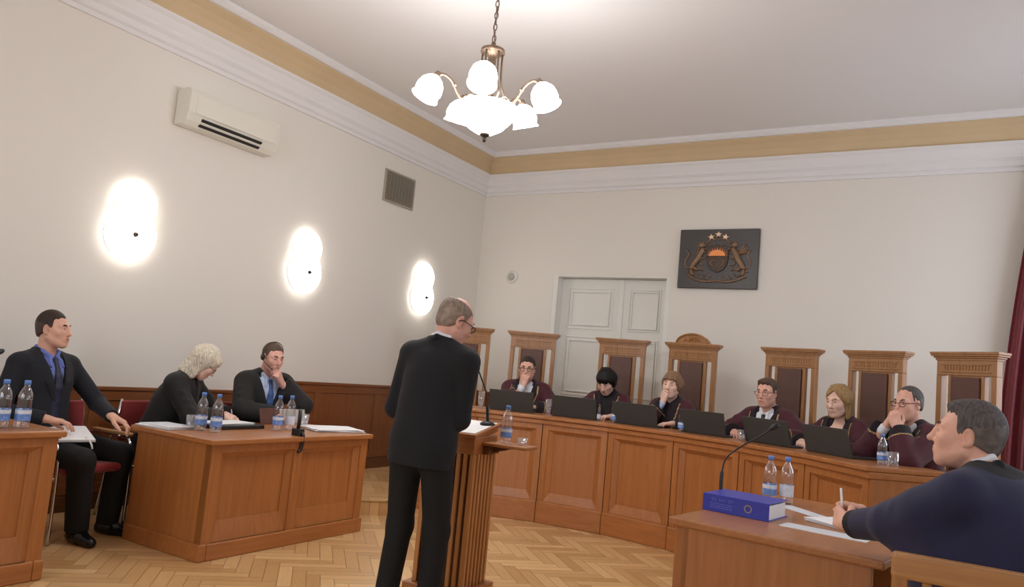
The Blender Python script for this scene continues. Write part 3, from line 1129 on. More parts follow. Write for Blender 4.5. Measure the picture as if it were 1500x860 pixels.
CH = [(-29.9, 'high-backed oak chair half hidden behind the standing man\'s head'),
      (-19.7, 'high-backed oak chair behind the bespectacled judge with fist at his mouth'),
      (-5.9, 'high-backed oak chair behind the black-haired judge who looks down'),
      (4.7, 'high-backed oak chair topped by an arched pediment with carving'),
      (18.8, 'high-backed oak chair behind the judge in white shirt and dark tie'),
      (30.1, 'high-backed oak chair behind the blonde judge, right of her head'),
      (41.2, 'high-backed oak chair next to the red curtain, behind the dark-suited lawyer\'s head')]
proto = judge_chair(CH[0][1])
place_chair(proto, CH[0][0])
for th, lb in CH[1:]:
    if 'arched' in lb:
        o = judge_chair(lb, True)
    else:
        o = copy_tree(proto)
        o['label'] = lb
    place_chair(o, th)

# ------------------------------------------------------------------ desks


def desk(label, loc, rz, wx, ly, h, front_sign, nbay):
    """desk in local coordinates: people side at local x = -wx/2 .. front panel at +wx/2 (front_sign=1) ; long side along y"""
    t = thing('desk', label, 'desk', loc, rz)
    fx = wx / 2 * front_sign
    mb = MB()
    du, dw = Vector((0, front_sign, 0)), Vector((front_sign, 0, 0))
    w = ly / nbay
    for k in range(nbay):
        mb = MB()
        bay(mb, (fx, -ly / 2 * front_sign, 0), du, dw, k * w + 0.001, (k + 1) * w - 0.001, 0.10, h - 0.035,
            (0.075 if k == 0 else 0.035, 0.075 if k == nbay - 1 else 0.035, 0.05, 0.005), (0.05, 0.05, 0.035, 0.13), 0.042)
        mb.build('front_panel', M['wood'], t)
    for sy in (-1, 1):
        mb = MB()
        mb.span((-wx / 2, sy * ly / 2 - sy * 0.028, 0.10), (wx / 2 - 0.001, sy * (ly / 2 - 0.001), h - 0.035))
        mb.build('side_panel', M['wood'], t, bevel=0.003)
    mb = MB()
    mb.span((fx - front_sign * 0.07, -ly / 2 + 0.03, 0.10), (fx - front_sign * 0.055, ly / 2 - 0.03, h - 0.036))
    mb.build('back_board', M['dark_wood'], t)
    mb = MB()
    g = 0.014
    mb.span((-wx / 2, -ly / 2 - g, 0), (wx / 2 + g, -ly / 2 + 0.04, 0.105))
    mb.span((-wx / 2, ly / 2 - 0.04, 0), (wx / 2 + g, ly / 2 + g, 0.105))
    mb.span((fx - front_sign * 0.04, -ly / 2 + 0.04, 0), (fx + front_sign * g, ly / 2 - 0.04, 0.105))
    mb.build('plinth', M['wood_h'], t, bevel=0.008)
    mb = MB()
    o = 0.028
    mb.span((-wx / 2 - 0.05, -ly / 2 - o, h - 0.035), (wx / 2 + o, ly / 2 + o, h))
    mb.build('desktop', M['wood_h'], t, bevel=0.008)
    return t


TOP = 0.745
desk('oak desk with two sunken front panels where the blonde woman and headset man sit', (-4.345, 3.88, 0), 0, 0.77, 1.44, TOP, 1, 2)
desk('oak desk cut off by the left edge, carrying water bottles', (-4.55, 1.62, 0), 0, 0.72, 1.44, 0.79, 1, 2)
RD = math.radians(180 - 8)                           # the right hand desk is turned so that its front faces the room
RDC = Vector((-0.60, 4.06, 0))
desk('oak desk in the right foreground carrying the blue binder', (-0.585, 4.075, 0), RD, 0.83, 1.38, TOP, 1, 2)

# ------------------------------------------------------------------ lectern
t = thing('lectern', 'fluted oak lectern with papers on top in front of the standing man', 'lectern', (-2.475, 3.70, 0), math.radians(6))
mb = MB()
mb.span((-0.225, -0.20, 0.0), (0.225, 0.20, 0.07)); mb.span((-0.20, -0.18, 0.07), (0.20, 0.18, 0.115))
mb.build('base', M['wood_x'], t, bevel=0.006)
mb = MB()
mb.span((-0.145, -0.125, 0.115), (0.145, 0.125, 0.86))
mb.build('core', M['dark_wood'], t)
mb = MB()
for k in range(8):
    x = -0.145 + 0.29 * k / 7
    for y in (-0.128, 0.128):
        mb.box((x, y, 0.485), (0.024, 0.03, 0.74))
for k in range(7):
    y = -0.128 + 0.256 * k / 6
    for x in (-0.148, 0.148):
        mb.box((x, y, 0.485), (0.03, 0.024, 0.74))
mb.build('fluted_slats', M['wood_light'], t, bevel=0.004)
mb = MB()
mb.span((-0.158, -0.145, 0.852), (0.158, 0.145, 0.952))
mb.build('cap', M['wood_x'], t, bevel=0.006)
mb = MB()
R = rot('X', 10)
mb.box((0, 0, 0.985), (0.335, 0.335, 0.02), R)
mb.box((0, 0.005, 0.962), (0.31, 0.29, 0.03), R)
mb.build('sloping_top', M['wood_x'], t, bevel=0.004)
mb = MB()
mb.span((0.158, -0.06, 0.905), (0.43, 0.12, 0.922))
mb.build('side_shelf', M['wood_x'], t, bevel=0.004)
mb = MB()
mb.span((0.156, -0.04, 0.855), (0.195, 0.10, 0.906)); mb.prism([(0.195, 0.862), (0.34, 0.906), (0.195, 0.906)], -0.045, -0.03, rot('X', 90))
mb.build('shelf_bracket', M['dark_wood'], t)

# ------------------------------------------------------------------ bottles and glasses


def bottle(label, loc, h=0.255, r=0.038, group=None, rz=0.0, cap='cap', lab='label'):
    t = thing('water_bottle', label, 'bottle', loc, rz, group)
    prof = [(0.55, 0.0), (0.92, 0.008), (1.0, 0.04), (1.0, 0.12), (0.95, 0.14), (1.0, 0.16), (1.0, 0.40), (0.93, 0.43), (0.99, 0.46), (0.92, 0.50), (0.98, 0.53),
            (0.90, 0.57), (0.96, 0.60), (0.93, 0.66), (0.80, 0.74), (0.55, 0.82), (0.36, 0.87), (0.34, 0.92)]
    mb = MB()
    mb.lathe([(a * r, b * h) for a, b in prof], n=20)
    mb.build('bottle_body', M['pet'], t)
    mb = MB()
    mb.lathe([(0.33 * r, 0.905 * h), (0.42 * r, 0.905 * h), (0.42 * r, 0.985 * h), (0.38 * r, 1.0 * h), (0, 1.0 * h)], n=18)
    mb.build('cap', M[cap], t)
    mb = MB()
    mb.lathe([(1.012 * r, 0.155 * h), (1.015 * r, 0.16 * h), (1.015 * r, 0.395 * h), (1.012 * r, 0.40 * h)], n=20, cap=False)
    mb.build('label', M[lab], t)
    mb = MB()
    mb.lathe([(1.02 * r, 0.30 * h), (1.022 * r, 0.31 * h), (1.022 * r, 0.37 * h), (1.02 * r, 0.38 * h)], n=20, cap=False)
    mb.build('label_band', M['label_white'], t)
    return t


def tumbler(label, loc, h=0.10, r=0.034, group=None):
    t = thing('drinking_glass', label, 'glass', loc, 0, group)
    mb = MB()
    mb.lathe([(0.0, 0.0), (0.86 * r, 0.0), (0.9 * r, 0.01), (r, h), (0.93 * r, h), (0.82 * r, 0.014), (0.0, 0.012)], n=22)
    mb.build('glass_wall', M['tumbler'], t)
    return t


G = 'water bottles on the lawyers\' desk'
bottle('clear water bottle with blue cap, leftmost on the blonde woman\'s desk', (-4.415, 3.40, TOP), group=G)
bottle('clear water bottle with blue cap in front of the blonde woman\'s writing hand', (-4.29, 3.425, TOP), group=G)
bottle('clear water bottle left of its twin in front of the headset man', (-4.315, 3.985, TOP), group=G)
bottle('clear water bottle beside the thin black stand on the lawyers\' desk', (-4.33, 4.115, TOP), group=G, lab='label_white')
tumbler('clear drinking glass touching the leftmost bottle on the lawyers\' desk', (-4.485, 3.375, TOP), 0.095)
tumbler('clear drinking glass by the pile of papers at the desk\'s far end', (-4.44, 4.37, TOP), 0.105, 0.04)
G = 'water bottles on the left edge desk'
bottle('clear blue-capped bottle nearest the desk corner at the left edge', (-4.335, 2.21, 0.79), group=G)
bottle('clear blue-capped bottle second from the desk corner at the left edge', (-4.355, 2.115, 0.79), group=G)
bottle('clear blue-capped bottle cut off by the left edge of the photo', (-4.36, 2.02, 0.79), group=G)
G = 'water bottles on the binder desk'
bottle('clear water bottle right behind the blue binder, its left twin', (-0.892, 4.455, TOP), group=G)
bottle('clear water bottle behind the blue binder, nearer the lawyer\'s hands', (-0.812, 4.51, TOP), group=G, rz=1.2, lab='label_white')
bottle('clear water bottle on the side shelf of the lectern', (-2.235, 3.79, 0.922), 0.215, 0.033)
tumbler('small clear glass on the lectern side shelf right of the bottle', (-2.13, 3.80, 0.922), 0.04, 0.032)
G = 'water bottles on the curved bench'
for th, r, lb in ((-0.4, 3.06, 'small water bottle on the bench before the black-haired judge'),
                  (12.0, 3.05, 'small water bottle on the bench before the judge with hand at her cheek'),
                  (46.6, 3.10, 'small water bottle on the bench beside the judge with clasped hands')):
    bottle(lb, arc(th, r, BT), 0.195, 0.031, G)
bottle('small bottle with pale cap left of the black-haired judge\'s hands', arc(-3.2, 3.06, BT), 0.15, 0.018, cap='brass', lab='label_white')
tumbler('tall clear glass between the two leftmost laptops on the bench', arc(-12.6, 3.07, BT), 0.15, 0.03)
tumbler('clear glass half full beside the fifth laptop on the bench', arc(23.2, 3.03, BT), 0.085, 0.036)
tumbler('clear glass next to the bench\'s rightmost water bottle', arc(48.0, 3.12, BT), 0.09, 0.036)
tumbler('clear glass standing left of the first laptop on the bench', arc(-25.0, 3.07, BT), 0.16, 0.032)

# ------------------------------------------------------------------ laptops on the bench


def laptop(label):
    t = thing('laptop', label, 'laptop', (0, 0, 0), 0, 'open laptops on the curved bench')
    mb = MB()
    mb.span((-0.215, 0.0, 0.004), (0.215, 0.27, 0.018))
    b = mb.build('base', M['laptop'], t, bevel=0.004)
    mb = MB()
    mb.span((-0.19, 0.03, 0.018), (0.19, 0.15, 0.0195))
    mb.build('keyboard', M['black'], b)
    R = rot('X', 17)
    mb = MB()
    mb.box(R @ Vector((0, -0.001, 0.098)) + Vector((0, 0.0, 0.012)), (0.43, 0.008, 0.196), R)
    lid = mb.build('lid', M['laptop'], t, bevel=0.003)
    mb = MB()
    mb.box(R @ Vector((0, 0.0045, 0.102)) + Vector((0, 0.0, 0.012)), (0.40, 0.002, 0.165), R)
    mb.build('screen', M['screen'], lid)
    return t


LP = [(-19.3, 'open dark laptop in front of the bespectacled judge with fist at his mouth'),
      (-7.7, 'open dark laptop left of the black-haired judge, before the white door'),
      (3.6, 'open dark laptop between the black-haired judge and the judge with hand at cheek'),
      (16.0, 'open dark laptop right of the judge with hand at her cheek, before bare wall'),
      (27.6, 'open dark laptop in front of the judge in white shirt and dark tie'),
      (38.4, 'open dark laptop in front of the blonde judge')]
lp0 = laptop(LP[0][1])
for k, (th, lb) in enumerate(LP):
    o = lp0 if k == 0 else copy_tree(lp0)
    o['label'] = lb
    p = arc(th, 3.05, BT - 0.003)
    d = p - C0
    o.location = p
    o.rotation_euler = (0, 0, math.atan2(-d.x, d.y))

# ------------------------------------------------------------------ microphones


def microphone(label, loc, pts, group=None, thick=None):
    t = thing('gooseneck_microphone', label, 'microphone', loc, 0, group)
    mb = MB()
    mb.lathe([(0.045, 0.0), (0.045, 0.012), (0.03, 0.022), (0.012, 0.028), (0, 0.028)], n=22)
    mb.build('base', M['black'], t)
    P = smooth_path(pts, 8)
    mb = MB()
    n = len(P)
    mb.tube(P, [0.0095 if i < n * 0.3 else 0.0045 for i in range(n)], 8)
    mb.build('gooseneck', M['black'], t)
    mb = MB()
    d = (P[-1] - P[-2]).normalized()
    q = d.to_track_quat('Z', 'Y').to_matrix()
    mb.lathe([(0.006, -0.012), (0.012, -0.005), (0.015, 0.01), (0.015, 0.03), (0.010, 0.042), (0, 0.045)], P[-1], 14, q)
    mb.build('microphone_head', M['black'], t)
    return t


mp = Vector((-1.062, 4.09, TOP))
microphone('black gooseneck microphone rising behind the blue binder', mp, [Vector(p) for p in
           ((0, 0, 0.02), (-0.005, 0.0, 0.09), (-0.004, 0.008, 0.18), (0.015, 0.015, 0.245), (0.075, 0.045, 0.305), (0.15, 0.08, 0.36), (0.215, 0.11, 0.415))])
microphone('black gooseneck microphone standing on the lectern', (-2.375, 3.80, 1.006), [Vector(p) for p in
           ((0, 0, 0.02), (-0.008, -0.004, 0.1), (-0.018, -0.01, 0.18), (-0.045, -0.025, 0.25), (-0.075, -0.045, 0.325))])
microphone('black gooseneck microphone whose head peeks in at the left edge', (-4.45, 1.86, 0.79), [Vector(p) for p in
           ((0, 0, 0.02), (0, 0.02, 0.12), (-0.02, 0.08, 0.25), (-0.06, 0.18, 0.34), (-0.10, 0.275, 0.385))])

# ------------------------------------------------------------------ papers, binder, folders


def sheets(label, loc, rz, w, d, n, name='paper_stack', cat='papers', group=None, th=0.0012, mat='paper'):
    t = thing(name, label, cat, loc, rz, group)
    rnd = random.Random(label)
    for k in range(n):
        mb = MB()
        a = rnd.uniform(-7, 7) if k else 0
        mb.box((rnd.uniform(-0.012, 0.012) if k else 0, rnd.uniform(-0.012, 0.012) if k else 0, th * (k + 0.5)), (w, d, th * 0.96), rot('Z', a))
        mb.build('sheet', M[mat if k % 3 != 1 else 'paper_grey'], t)
    return t


sheets('white papers at the blonde woman\'s right elbow on the desk', (-4.60, 3.27, TOP), 0.1, 0.30, 0.21, 5, th=0.004)
t = thing('ring_binder', 'flat black folder under the papers between the water bottles', 'binder', (-4.535, 3.73, TOP), 0.0)
mb = MB()
mb.span((-0.14, -0.21, 0.0), (0.14, 0.21, 0.028))
mb.build('cover', M['black'], t, bevel=0.006)
mb = MB()
mb.span((-0.128, -0.195, 0.005), (0.15 - 0.012, 0.20, 0.024))
mb.build('pages', M['paper'], t)
sheets('open white pages the blonde woman is writing on', (-4.55, 3.72, TOP + 0.0285), 0.06, 0.21, 0.34, 3, th=0.003)
sheets('fanned pile of white papers at the far end of the lawyers\' desk', (-4.235, 4.48, TOP), -0.35, 0.30, 0.40, 7, th=0.003)
sheets('white papers lying on the lectern top', (-2.475, 3.70, 0.9985), math.radians(6), 0.30, 0.29, 1)
for o in bpy.data.objects:
    if o.get('label', '').startswith('white papers lying on the lectern'):
        o.rotation_euler = (math.radians(10), 0, math.radians(6))
        o.location = (-2.475, 3.70, 0.9962)
sheets('white sheet nearest the front edge of the binder desk', (-0.50, 3.745, TOP), -0.14, 0.37, 0.12, 2, name='paper_sheet', cat='paper')
sheets('white sheet between the binder and the lawyer\'s hands', (-0.685, 4.29, TOP), -0.75, 0.32, 0.10, 2, name='paper_sheet', cat='paper')
sheets('white notepad under the lawyer\'s clasped hands', (-0.45, 4.02, TOP), -0.5, 0.30, 0.20, 4, name='notepad', cat='notepad', th=0.004)

t = thing('lever_arch_binder', 'thick blue lever arch binder with gold star circle lying on the right desk', 'binder', (-0.912, 3.775, TOP), math.radians(-7.5))
mb = MB()                                            # spine faces the camera side (local -y)
mb.span((-0.165, 0.0, 0.0), (0.165, 0.006, 0.082)); mb.span((-0.165, 0.006, 0.0), (0.165, 0.27, 0.004)); mb.span((-0.165, 0.006, 0.078), (0.165, 0.27, 0.082))
mb.build('cover', M['binder'], t, bevel=0.002)
mb = MB()
mb.span((-0.150, 0.02, 0.0045), (0.158, 0.25, 0.07))
mb.build('pages', M['paper'], t)
mb = MB()
rnd = random.Random(3)
x = -0.118
for wlen in (3, 4, 3):
    for k in range(wlen):
        hgt = 0.014
        mb.span((x, -0.0008, 0.052), (x + 0.0022, 0.0, 0.052 + hgt))
        if rnd.random() < 0.75:
            mb.span((x + 0.0022, -0.0008, 0.052 + hgt - 0.0025), (x + 0.0065, 0.0, 0.052 + hgt))
        if rnd.random() < 0.6:
            mb.span((x + 0.0022, -0.0008, 0.0575), (x + 0.0055, 0.0, 0.0598))
        if rnd.random() < 0.6:
            mb.span((x + 0.0022, -0.0008, 0.052), (x + 0.0065, 0.0, 0.0543))
        x += 0.0095
    x += 0.008
for row in range(3):
    x = -0.125
    while x < -0.02:
        w_ = rnd.uniform(0.006, 0.016)
        mb.span((x, -0.0008, 0.038 - 0.010 * row), (min(x + w_, -0.015), 0.0, 0.0425 - 0.010 * row))
        x += w_ + 0.004
mb.build('spine_text', M['binder_ink'], t)
mb = MB()
for k in range(12):
    a = 2 * math.pi * k / 12
    cx, cz = 0.064 + 0.0165 * math.cos(a), 0.041 + 0.0165 * math.sin(a)
    pts = []
    for i in range(10):
        r = 0.0045 if i % 2 == 0 else 0.0019
        q = math.pi / 2 + i * math.pi / 5
        pts.append((cx + r * math.cos(q), cz + r * math.sin(q)))
    mb.prism(pts, 0.0, 0.0009, rot('X', 90))
mb.build('star_circle', M['binder_gold'], t)

t = thing('leather_folder', 'brown leather folder standing half open before the headset man', 'folder', (-4.69, 4.13, TOP))
R = rot('Z', 12)
mb = MB()
mb.box((0, 0.11, 0.062), (0.008, 0.24, 0.124), R @ rot('Y', -14))
mb.build('cover', M['leather'], t, bevel=0.003)
mb = MB()
mb.box((-0.01, 0.36, 0.058), (0.006, 0.24, 0.116), rot('Z', -10) @ rot('Y', -14))
mb.build('inner_leaf', M['plastic_grey'], t, bevel=0.003)

t = thing('black_stand', 'slim black stand at the desk edge with a cable hanging over the front', 'stand', (-4.005, 3.895, TOP))
mb = MB()
mb.span((-0.04, -0.022, 0.0), (0.045, 0.022, 0.05))
mb.build('clamp', M['black'], t, bevel=0.004)
mb = MB()
mb.tube([(0, 0, 0.05), (0.0, 0.003, 0.12), (0, 0.0, 0.185)], 0.013, 10)
mb.build('upright', M['black'], t)
mb = MB()
mb.tube(smooth_path([(0.035, 0, 0.03), (0.06, 0.0, 0.005), (0.062, -0.002, -0.05), (0.058, -0.012, -0.095), (0.055, -0.03, -0.105)], 6), 0.011, 8)
mb.build('cable', M['black'], t)

# ------------------------------------------------------------------ chairs of the lawyers


def office_chair(label, loc, rz):
    """visitor chair with chrome legs; local facing +y"""
    t = thing('visitor_chair', label, 'chair', loc, rz, 'red chrome-legged chairs')
    mb = MB()
    mb.span((-0.235, -0.20, 0.425), (0.235, 0.255, 0.485))
    mb.build('seat', M['red_seat'], t, bevel=0.02)
    mb = MB()
    mb.box((0, -0.265, 0.70), (0.44, 0.045, 0.30), rot('X', 9))
    mb.build('backrest', M['red_seat'], t, bevel=0.015)
    for sx in (-1, 1):
        mb = MB()
        mb.tube(smooth_path([(sx * 0.262, 0.235, 0.0), (sx * 0.262, 0.232, 0.3), (sx * 0.262, 0.22, 0.52), (sx * 0.262, 0.175, 0.625), (sx * 0.262, 0.10, 0.64)], 6), 0.011, 10)
        mb.build('leg', M['chrome'], t)
        mb = MB()
        mb.tube(smooth_path([(sx * 0.262, -0.34, 0.0), (sx * 0.262, -0.28, 0.35), (sx * 0.262, -0.27, 0.60), (sx * 0.262, -0.15, 0.64), (sx * 0.262, 0.10, 0.64)], 6), 0.011, 10)
        mb.tube([(sx * 0.262, -0.275, 0.5), (sx * 0.21, -0.285, 0.86)], 0.011, 10)
        mb.build('leg', M['chrome'], t)
        mb = MB()
        mb.box((sx * 0.262, 0.0, 0.658), (0.05, 0.38, 0.024))
        mb.build('armrest', M['arm_wood'], t, bevel=0.009)
    mb = MB()
    mb.tube([(-0.262, 0.0, 0.395), (0.262, 0.0, 0.395)], 0.011)
    mb.tube([(-0.262, -0.27, 0.45), (0.262, -0.27, 0.45)], 0.011)
    mb.tube([(-0.262, 0.0, 0.395), (-0.262, 0.225, 0.40)], 0.011); mb.tube([(0.262, 0.0, 0.395), (0.262, 0.225, 0.40)], 0.011)
    mb.build('seat_frame', M['chrome'], t)
    return t


FX = math.radians(-90)                               # facing +x
vc = office_chair('red-seated chrome chair under the man with the notebook', (-5.075, 2.95, 0), math.radians(-84))
for (x, y, lb) in ((-5.13, 3.66, 'red-seated chrome chair under the blonde woman'), (-5.13, 4.42, 'red-seated chrome chair under the headset man')):
    o = copy_tree(vc)
    o['label'] = lb
    o.location = (x, y, 0)
    o.rotation_euler = (0, 0, FX)

t = thing('wooden_armchair', 'light oak chair with slatted back in the bottom right corner', 'chair', (0.165, 2.70, 0), math.radians(1))
mb = MB()
for sx in (-1, 1):
    mb = MB()
    mb.box((sx * 0.305, 0, 0.445), (0.045, 0.045, 0.888))
    mb.build('leg', M['chair_wood'], t, bevel=0.004)
    mb = MB()
    mb.box((sx * 0.305, 0.47, 0.32), (0.045, 0.045, 0.64))
    mb.build('leg', M['chair_wood'], t, bevel=0.004)
    mb = MB()
    mb.span((sx * 0.305 - 0.03, 0.02, 0.64), (sx * 0.305 + 0.03, 0.52, 0.668))
    mb.build('armrest', M['arm_wood'], t, bevel=0.008)
mb = MB()
mb.span((-0.33, -0.026, 0.815), (0.33, 0.026, 0.892))
mb.build('top_rail', M['arm_wood'], t, bevel=0.012)
mb = MB()
mb.span((-0.285, -0.015, 0.48), (0.285, 0.015, 0.53))
mb.build('lower_rail', M['arm_wood'], t, bevel=0.004)
for k in range(9):
    mb = MB()
    mb.box((-0.232 + 0.058 * k, 0, 0.672), (0.026, 0.018, 0.288))
    mb.build('slat', M['chair_wood'], t, bevel=0.003)
mb = MB()
mb.span((-0.29, 0.02, 0.36), (0.29, 0.49, 0.43))
mb.build('seat_frame', M['arm_wood'], t, bevel=0.004)
mb = MB()
mb.span((-0.28, 0.03, 0.43), (0.28, 0.49, 0.47))
mb.build('seat', M['leather'], t, bevel=0.015)
# ------------------------------------------------------------------ smooth solid modelling for the figures (distance fields turned into one mesh)
V3 = lambda *p: np.array(p, dtype=np.float64)


def rX(d):
    c, s = math.cos(math.radians(d)), math.sin(math.radians(d))
    return np.array([[1, 0, 0], [0, c, -s], [0, s, c]])


def rY(d):
    c, s = math.cos(math.radians(d)), math.sin(math.radians(d))
    return np.array([[c, 0, s], [0, 1, 0], [-s, 0, c]])


def rZ(d):
    c, s = math.cos(math.radians(d)), math.sin(math.radians(d))
    return np.array([[c, -s, 0], [s, c, 0], [0, 0, 1]])


def unit(v):
    v = np.asarray(v, float)
    return v / (np.linalg.norm(v) + 1e-12)


class Solid:
    def __init__(s):
        s.p = []

    def cone(s, a, b, ra, rb=None, k=0.02, mat=0, op='u', flat=None):
        a, b = np.asarray(a, float), np.asarray(b, float)
        rb = ra if rb is None else rb
        r = max(ra, rb)
        f = 1.0
        n = None
        if flat is not None:
            n, f = unit(flat[0]), flat[1]
        lo, hi = np.minimum(a, b) - r, np.maximum(a, b) + r
        d = b - a
        L2 = float(d @ d) + 1e-12

        def fn(x, y, z):
            px, py, pz = x - a[0], y - a[1], z - a[2]
            t = np.clip((px * d[0] + py * d[1] + pz * d[2]) / L2, 0, 1)
            qx, qy, qz = px - t * d[0], py - t * d[1], pz - t * d[2]
            q2 = qx * qx + qy * qy + qz * qz
            if n is not None:
                c = qx * n[0] + qy * n[1] + qz * n[2]
                q2 = q2 + c * c * (1 / (f * f) - 1)
            return np.sqrt(q2) - (ra + t * (rb - ra))
        s.p.append((op, fn, lo, hi, k, mat))

    def chain(s, pts, rs, k=0.01, mat=0, op='u', flat=None):
        for i in range(len(pts) - 1):
            s.cone(pts[i], pts[i + 1], rs[i], rs[i + 1], k, mat, op, flat)

    def ell(s, c, r, R=None, k=0.02, mat=0, op='u'):
        c, r = np.asarray(c, float), np.asarray(r, float)
        R = np.eye(3) if R is None else R
        ext = np.sqrt(((R * r) ** 2).sum(1))

        def fn(x, y, z):
            px, py, pz = x - c[0], y - c[1], z - c[2]
            q = [(px * R[0, i] + py * R[1, i] + pz * R[2, i]) / r[i] for i in range(3)]
            k0 = np.sqrt(q[0] ** 2 + q[1] ** 2 + q[2] ** 2) + 1e-9
            k1 = np.sqrt((q[0] / r[0]) ** 2 + (q[1] / r[1]) ** 2 + (q[2] / r[2]) ** 2) + 1e-9
            return k0 * (k0 - 1) / k1
        s.p.append((op, fn, c - ext, c + ext, k, mat))

    def ball(s, c, r, k=0.01, mat=0, op='u'):
        s.ell(c, (r, r, r), None, k, mat, op)

    def func(s, fn, op='s', k=0.006, mat=0):
        s.p.append((op, fn, None, None, k, mat))

    def build(s, name, mats, h, parent=None, matfn=None):
        lo = np.min([q[2] for q in s.p if q[0] == 'u' and q[2] is not None], 0) - 4 * h
        hi = np.max([q[3] for q in s.p if q[0] == 'u' and q[2] is not None], 0) + 4 * h
        n = np.ceil((hi - lo) / h).astype(int) + 1
        D = np.full(tuple(n), 1e3, np.float32)
        MT = np.zeros(tuple(n), np.uint8) if any(q[5] for q in s.p) else None
        ax = [(lo[i] + h * np.arange(n[i])).astype(np.float32) for i in range(3)]
        for op, fn, a, b, k, mat in s.p:
            if a is None:
                i0, i1 = np.zeros(3, int), n
            else:
                m = 3 * h + k
                i0 = np.clip(np.floor((a - m - lo) / h).astype(int), 0, n)
                i1 = np.clip(np.ceil((b + m - lo) / h).astype(int) + 1, 0, n)
                if np.any(i1 <= i0):
                    continue
            sl = tuple(slice(i0[j], i1[j]) for j in range(3))
            d = fn(ax[0][sl[0]][:, None, None], ax[1][sl[1]][None, :, None], ax[2][sl[2]][None, None, :]).astype(np.float32)
            d = np.broadcast_to(d, D[sl].shape)
            o = D[sl]
            if op == 'u':
                if MT is not None:
                    mm = MT[sl]
                    mm[d < o] = mat
                w = np.clip(0.5 + 0.5 * (o - d) / k, 0, 1)
                D[sl] = o * (1 - w) + d * w - k * w * (1 - w)
            elif op == 's':
                d = -d
                w = np.clip(0.5 - 0.5 * (o - d) / k, 0, 1)
                D[sl] = o * (1 - w) + d * w + k * w * (1 - w)
            elif op == 'p':                          # paint only
                if MT is not None:
                    mm = MT[sl]
                    mm[d < 0] = mat
        # surface nets
        S = D < 0
        c = S[:-1, :-1, :-1].astype(np.int8)
        cnt = c.copy()
        for dx in (0, 1):
            for dy in (0, 1):
                for dz in (0, 1):
                    if dx + dy + dz:
                        cnt += S[dx:n[0] - 1 + dx, dy:n[1] - 1 + dy, dz:n[2] - 1 + dz]
        act = (cnt > 0) & (cnt < 8)
        idx = np.argwhere(act)
        ids = np.full(act.shape, -1, np.int32)
        ids[act] = np.arange(len(idx))
        acc = np.zeros((len(idx), 3))
        num = np.zeros(len(idx))
        cs = [(x, y, z) for x in (0, 1) for y in (0, 1) for z in (0, 1)]
        dv = {q: D[idx[:, 0] + q[0], idx[:, 1] + q[1], idx[:, 2] + q[2]].astype(np.float64) for q in cs}
        for q in cs:
            for axn in range(3):
                if q[axn]:
                    continue
                r = list(q)
                r[axn] = 1
                r = tuple(r)
                da, db = dv[q], dv[r]
                m = (da < 0) != (db < 0)
                t = np.where(m, da / np.where(m, da - db, 1), 0)
                p = np.zeros((len(idx), 3))
                p[:] = q
                p[:, axn] += t
                acc += np.where(m[:, None], p, 0)
                num += m
        co = lo + h * (idx + acc / np.maximum(num, 1)[:, None])
        quads = []
        for axn in range(3):
            u, v = (axn + 1) % 3, (axn + 2) % 3
            sa = [slice(None)] * 3
            sb = [slice(None)] * 3
            sa[axn] = slice(0, -1)
            sb[axn] = slice(1, None)
            ch = S[tuple(sa)] != S[tuple(sb)]
            e = np.argwhere(ch)
            e = e[(e[:, u] > 0) & (e[:, v] > 0) & (e[:, u] < n[u] - 1) & (e[:, v] < n[v] - 1)]
            if not len(e):
                continue
            du = np.zeros(3, int)
            du[u] = 1
            dw = np.zeros(3, int)
            dw[v] = 1
            g = lambda q: ids[q[:, 0], q[:, 1], q[:, 2]]
            Q = np.stack([g(e - du - dw), g(e - dw), g(e), g(e - du)], 1)
            ins = S[e[:, 0], e[:, 1], e[:, 2]]
            Q[~ins] = Q[~ins][:, ::-1]
            quads.append(Q)
        Q = np.concatenate(quads)
        Q = Q[(Q >= 0).all(1)]
        me = bpy.data.meshes.new(name)
        me.vertices.add(len(co))
        me.vertices.foreach_set('co', co.astype(np.float32).ravel())
        me.loops.add(4 * len(Q))
        me.loops.foreach_set('vertex_index', Q.astype(np.int32).ravel())
        me.polygons.add(len(Q))
        me.polygons.foreach_set('loop_start', np.arange(0, 4 * len(Q), 4, dtype=np.int32))
        for m in mats:
            me.materials.append(m)
        me.polygons.foreach_set('use_smooth', np.ones(len(Q), bool))
        mi = None
        if matfn is not None:
            mi = matfn(co[Q].mean(1)).astype(np.int32)
        elif MT is not None:
            ce = np.rint((co[Q].mean(1) - lo) / h).astype(int)
            mi = MT[ce[:, 0], ce[:, 1], ce[:, 2]].astype(np.int32)
        if mi is not None:
            me.polygons.foreach_set('material_index', mi)
        me.update(calc_edges=True)
        me.validate()
        o = bpy.data.objects.new(name, me)
        COL.objects.link(o)
        if parent is not None:
            o.parent = parent
        return o


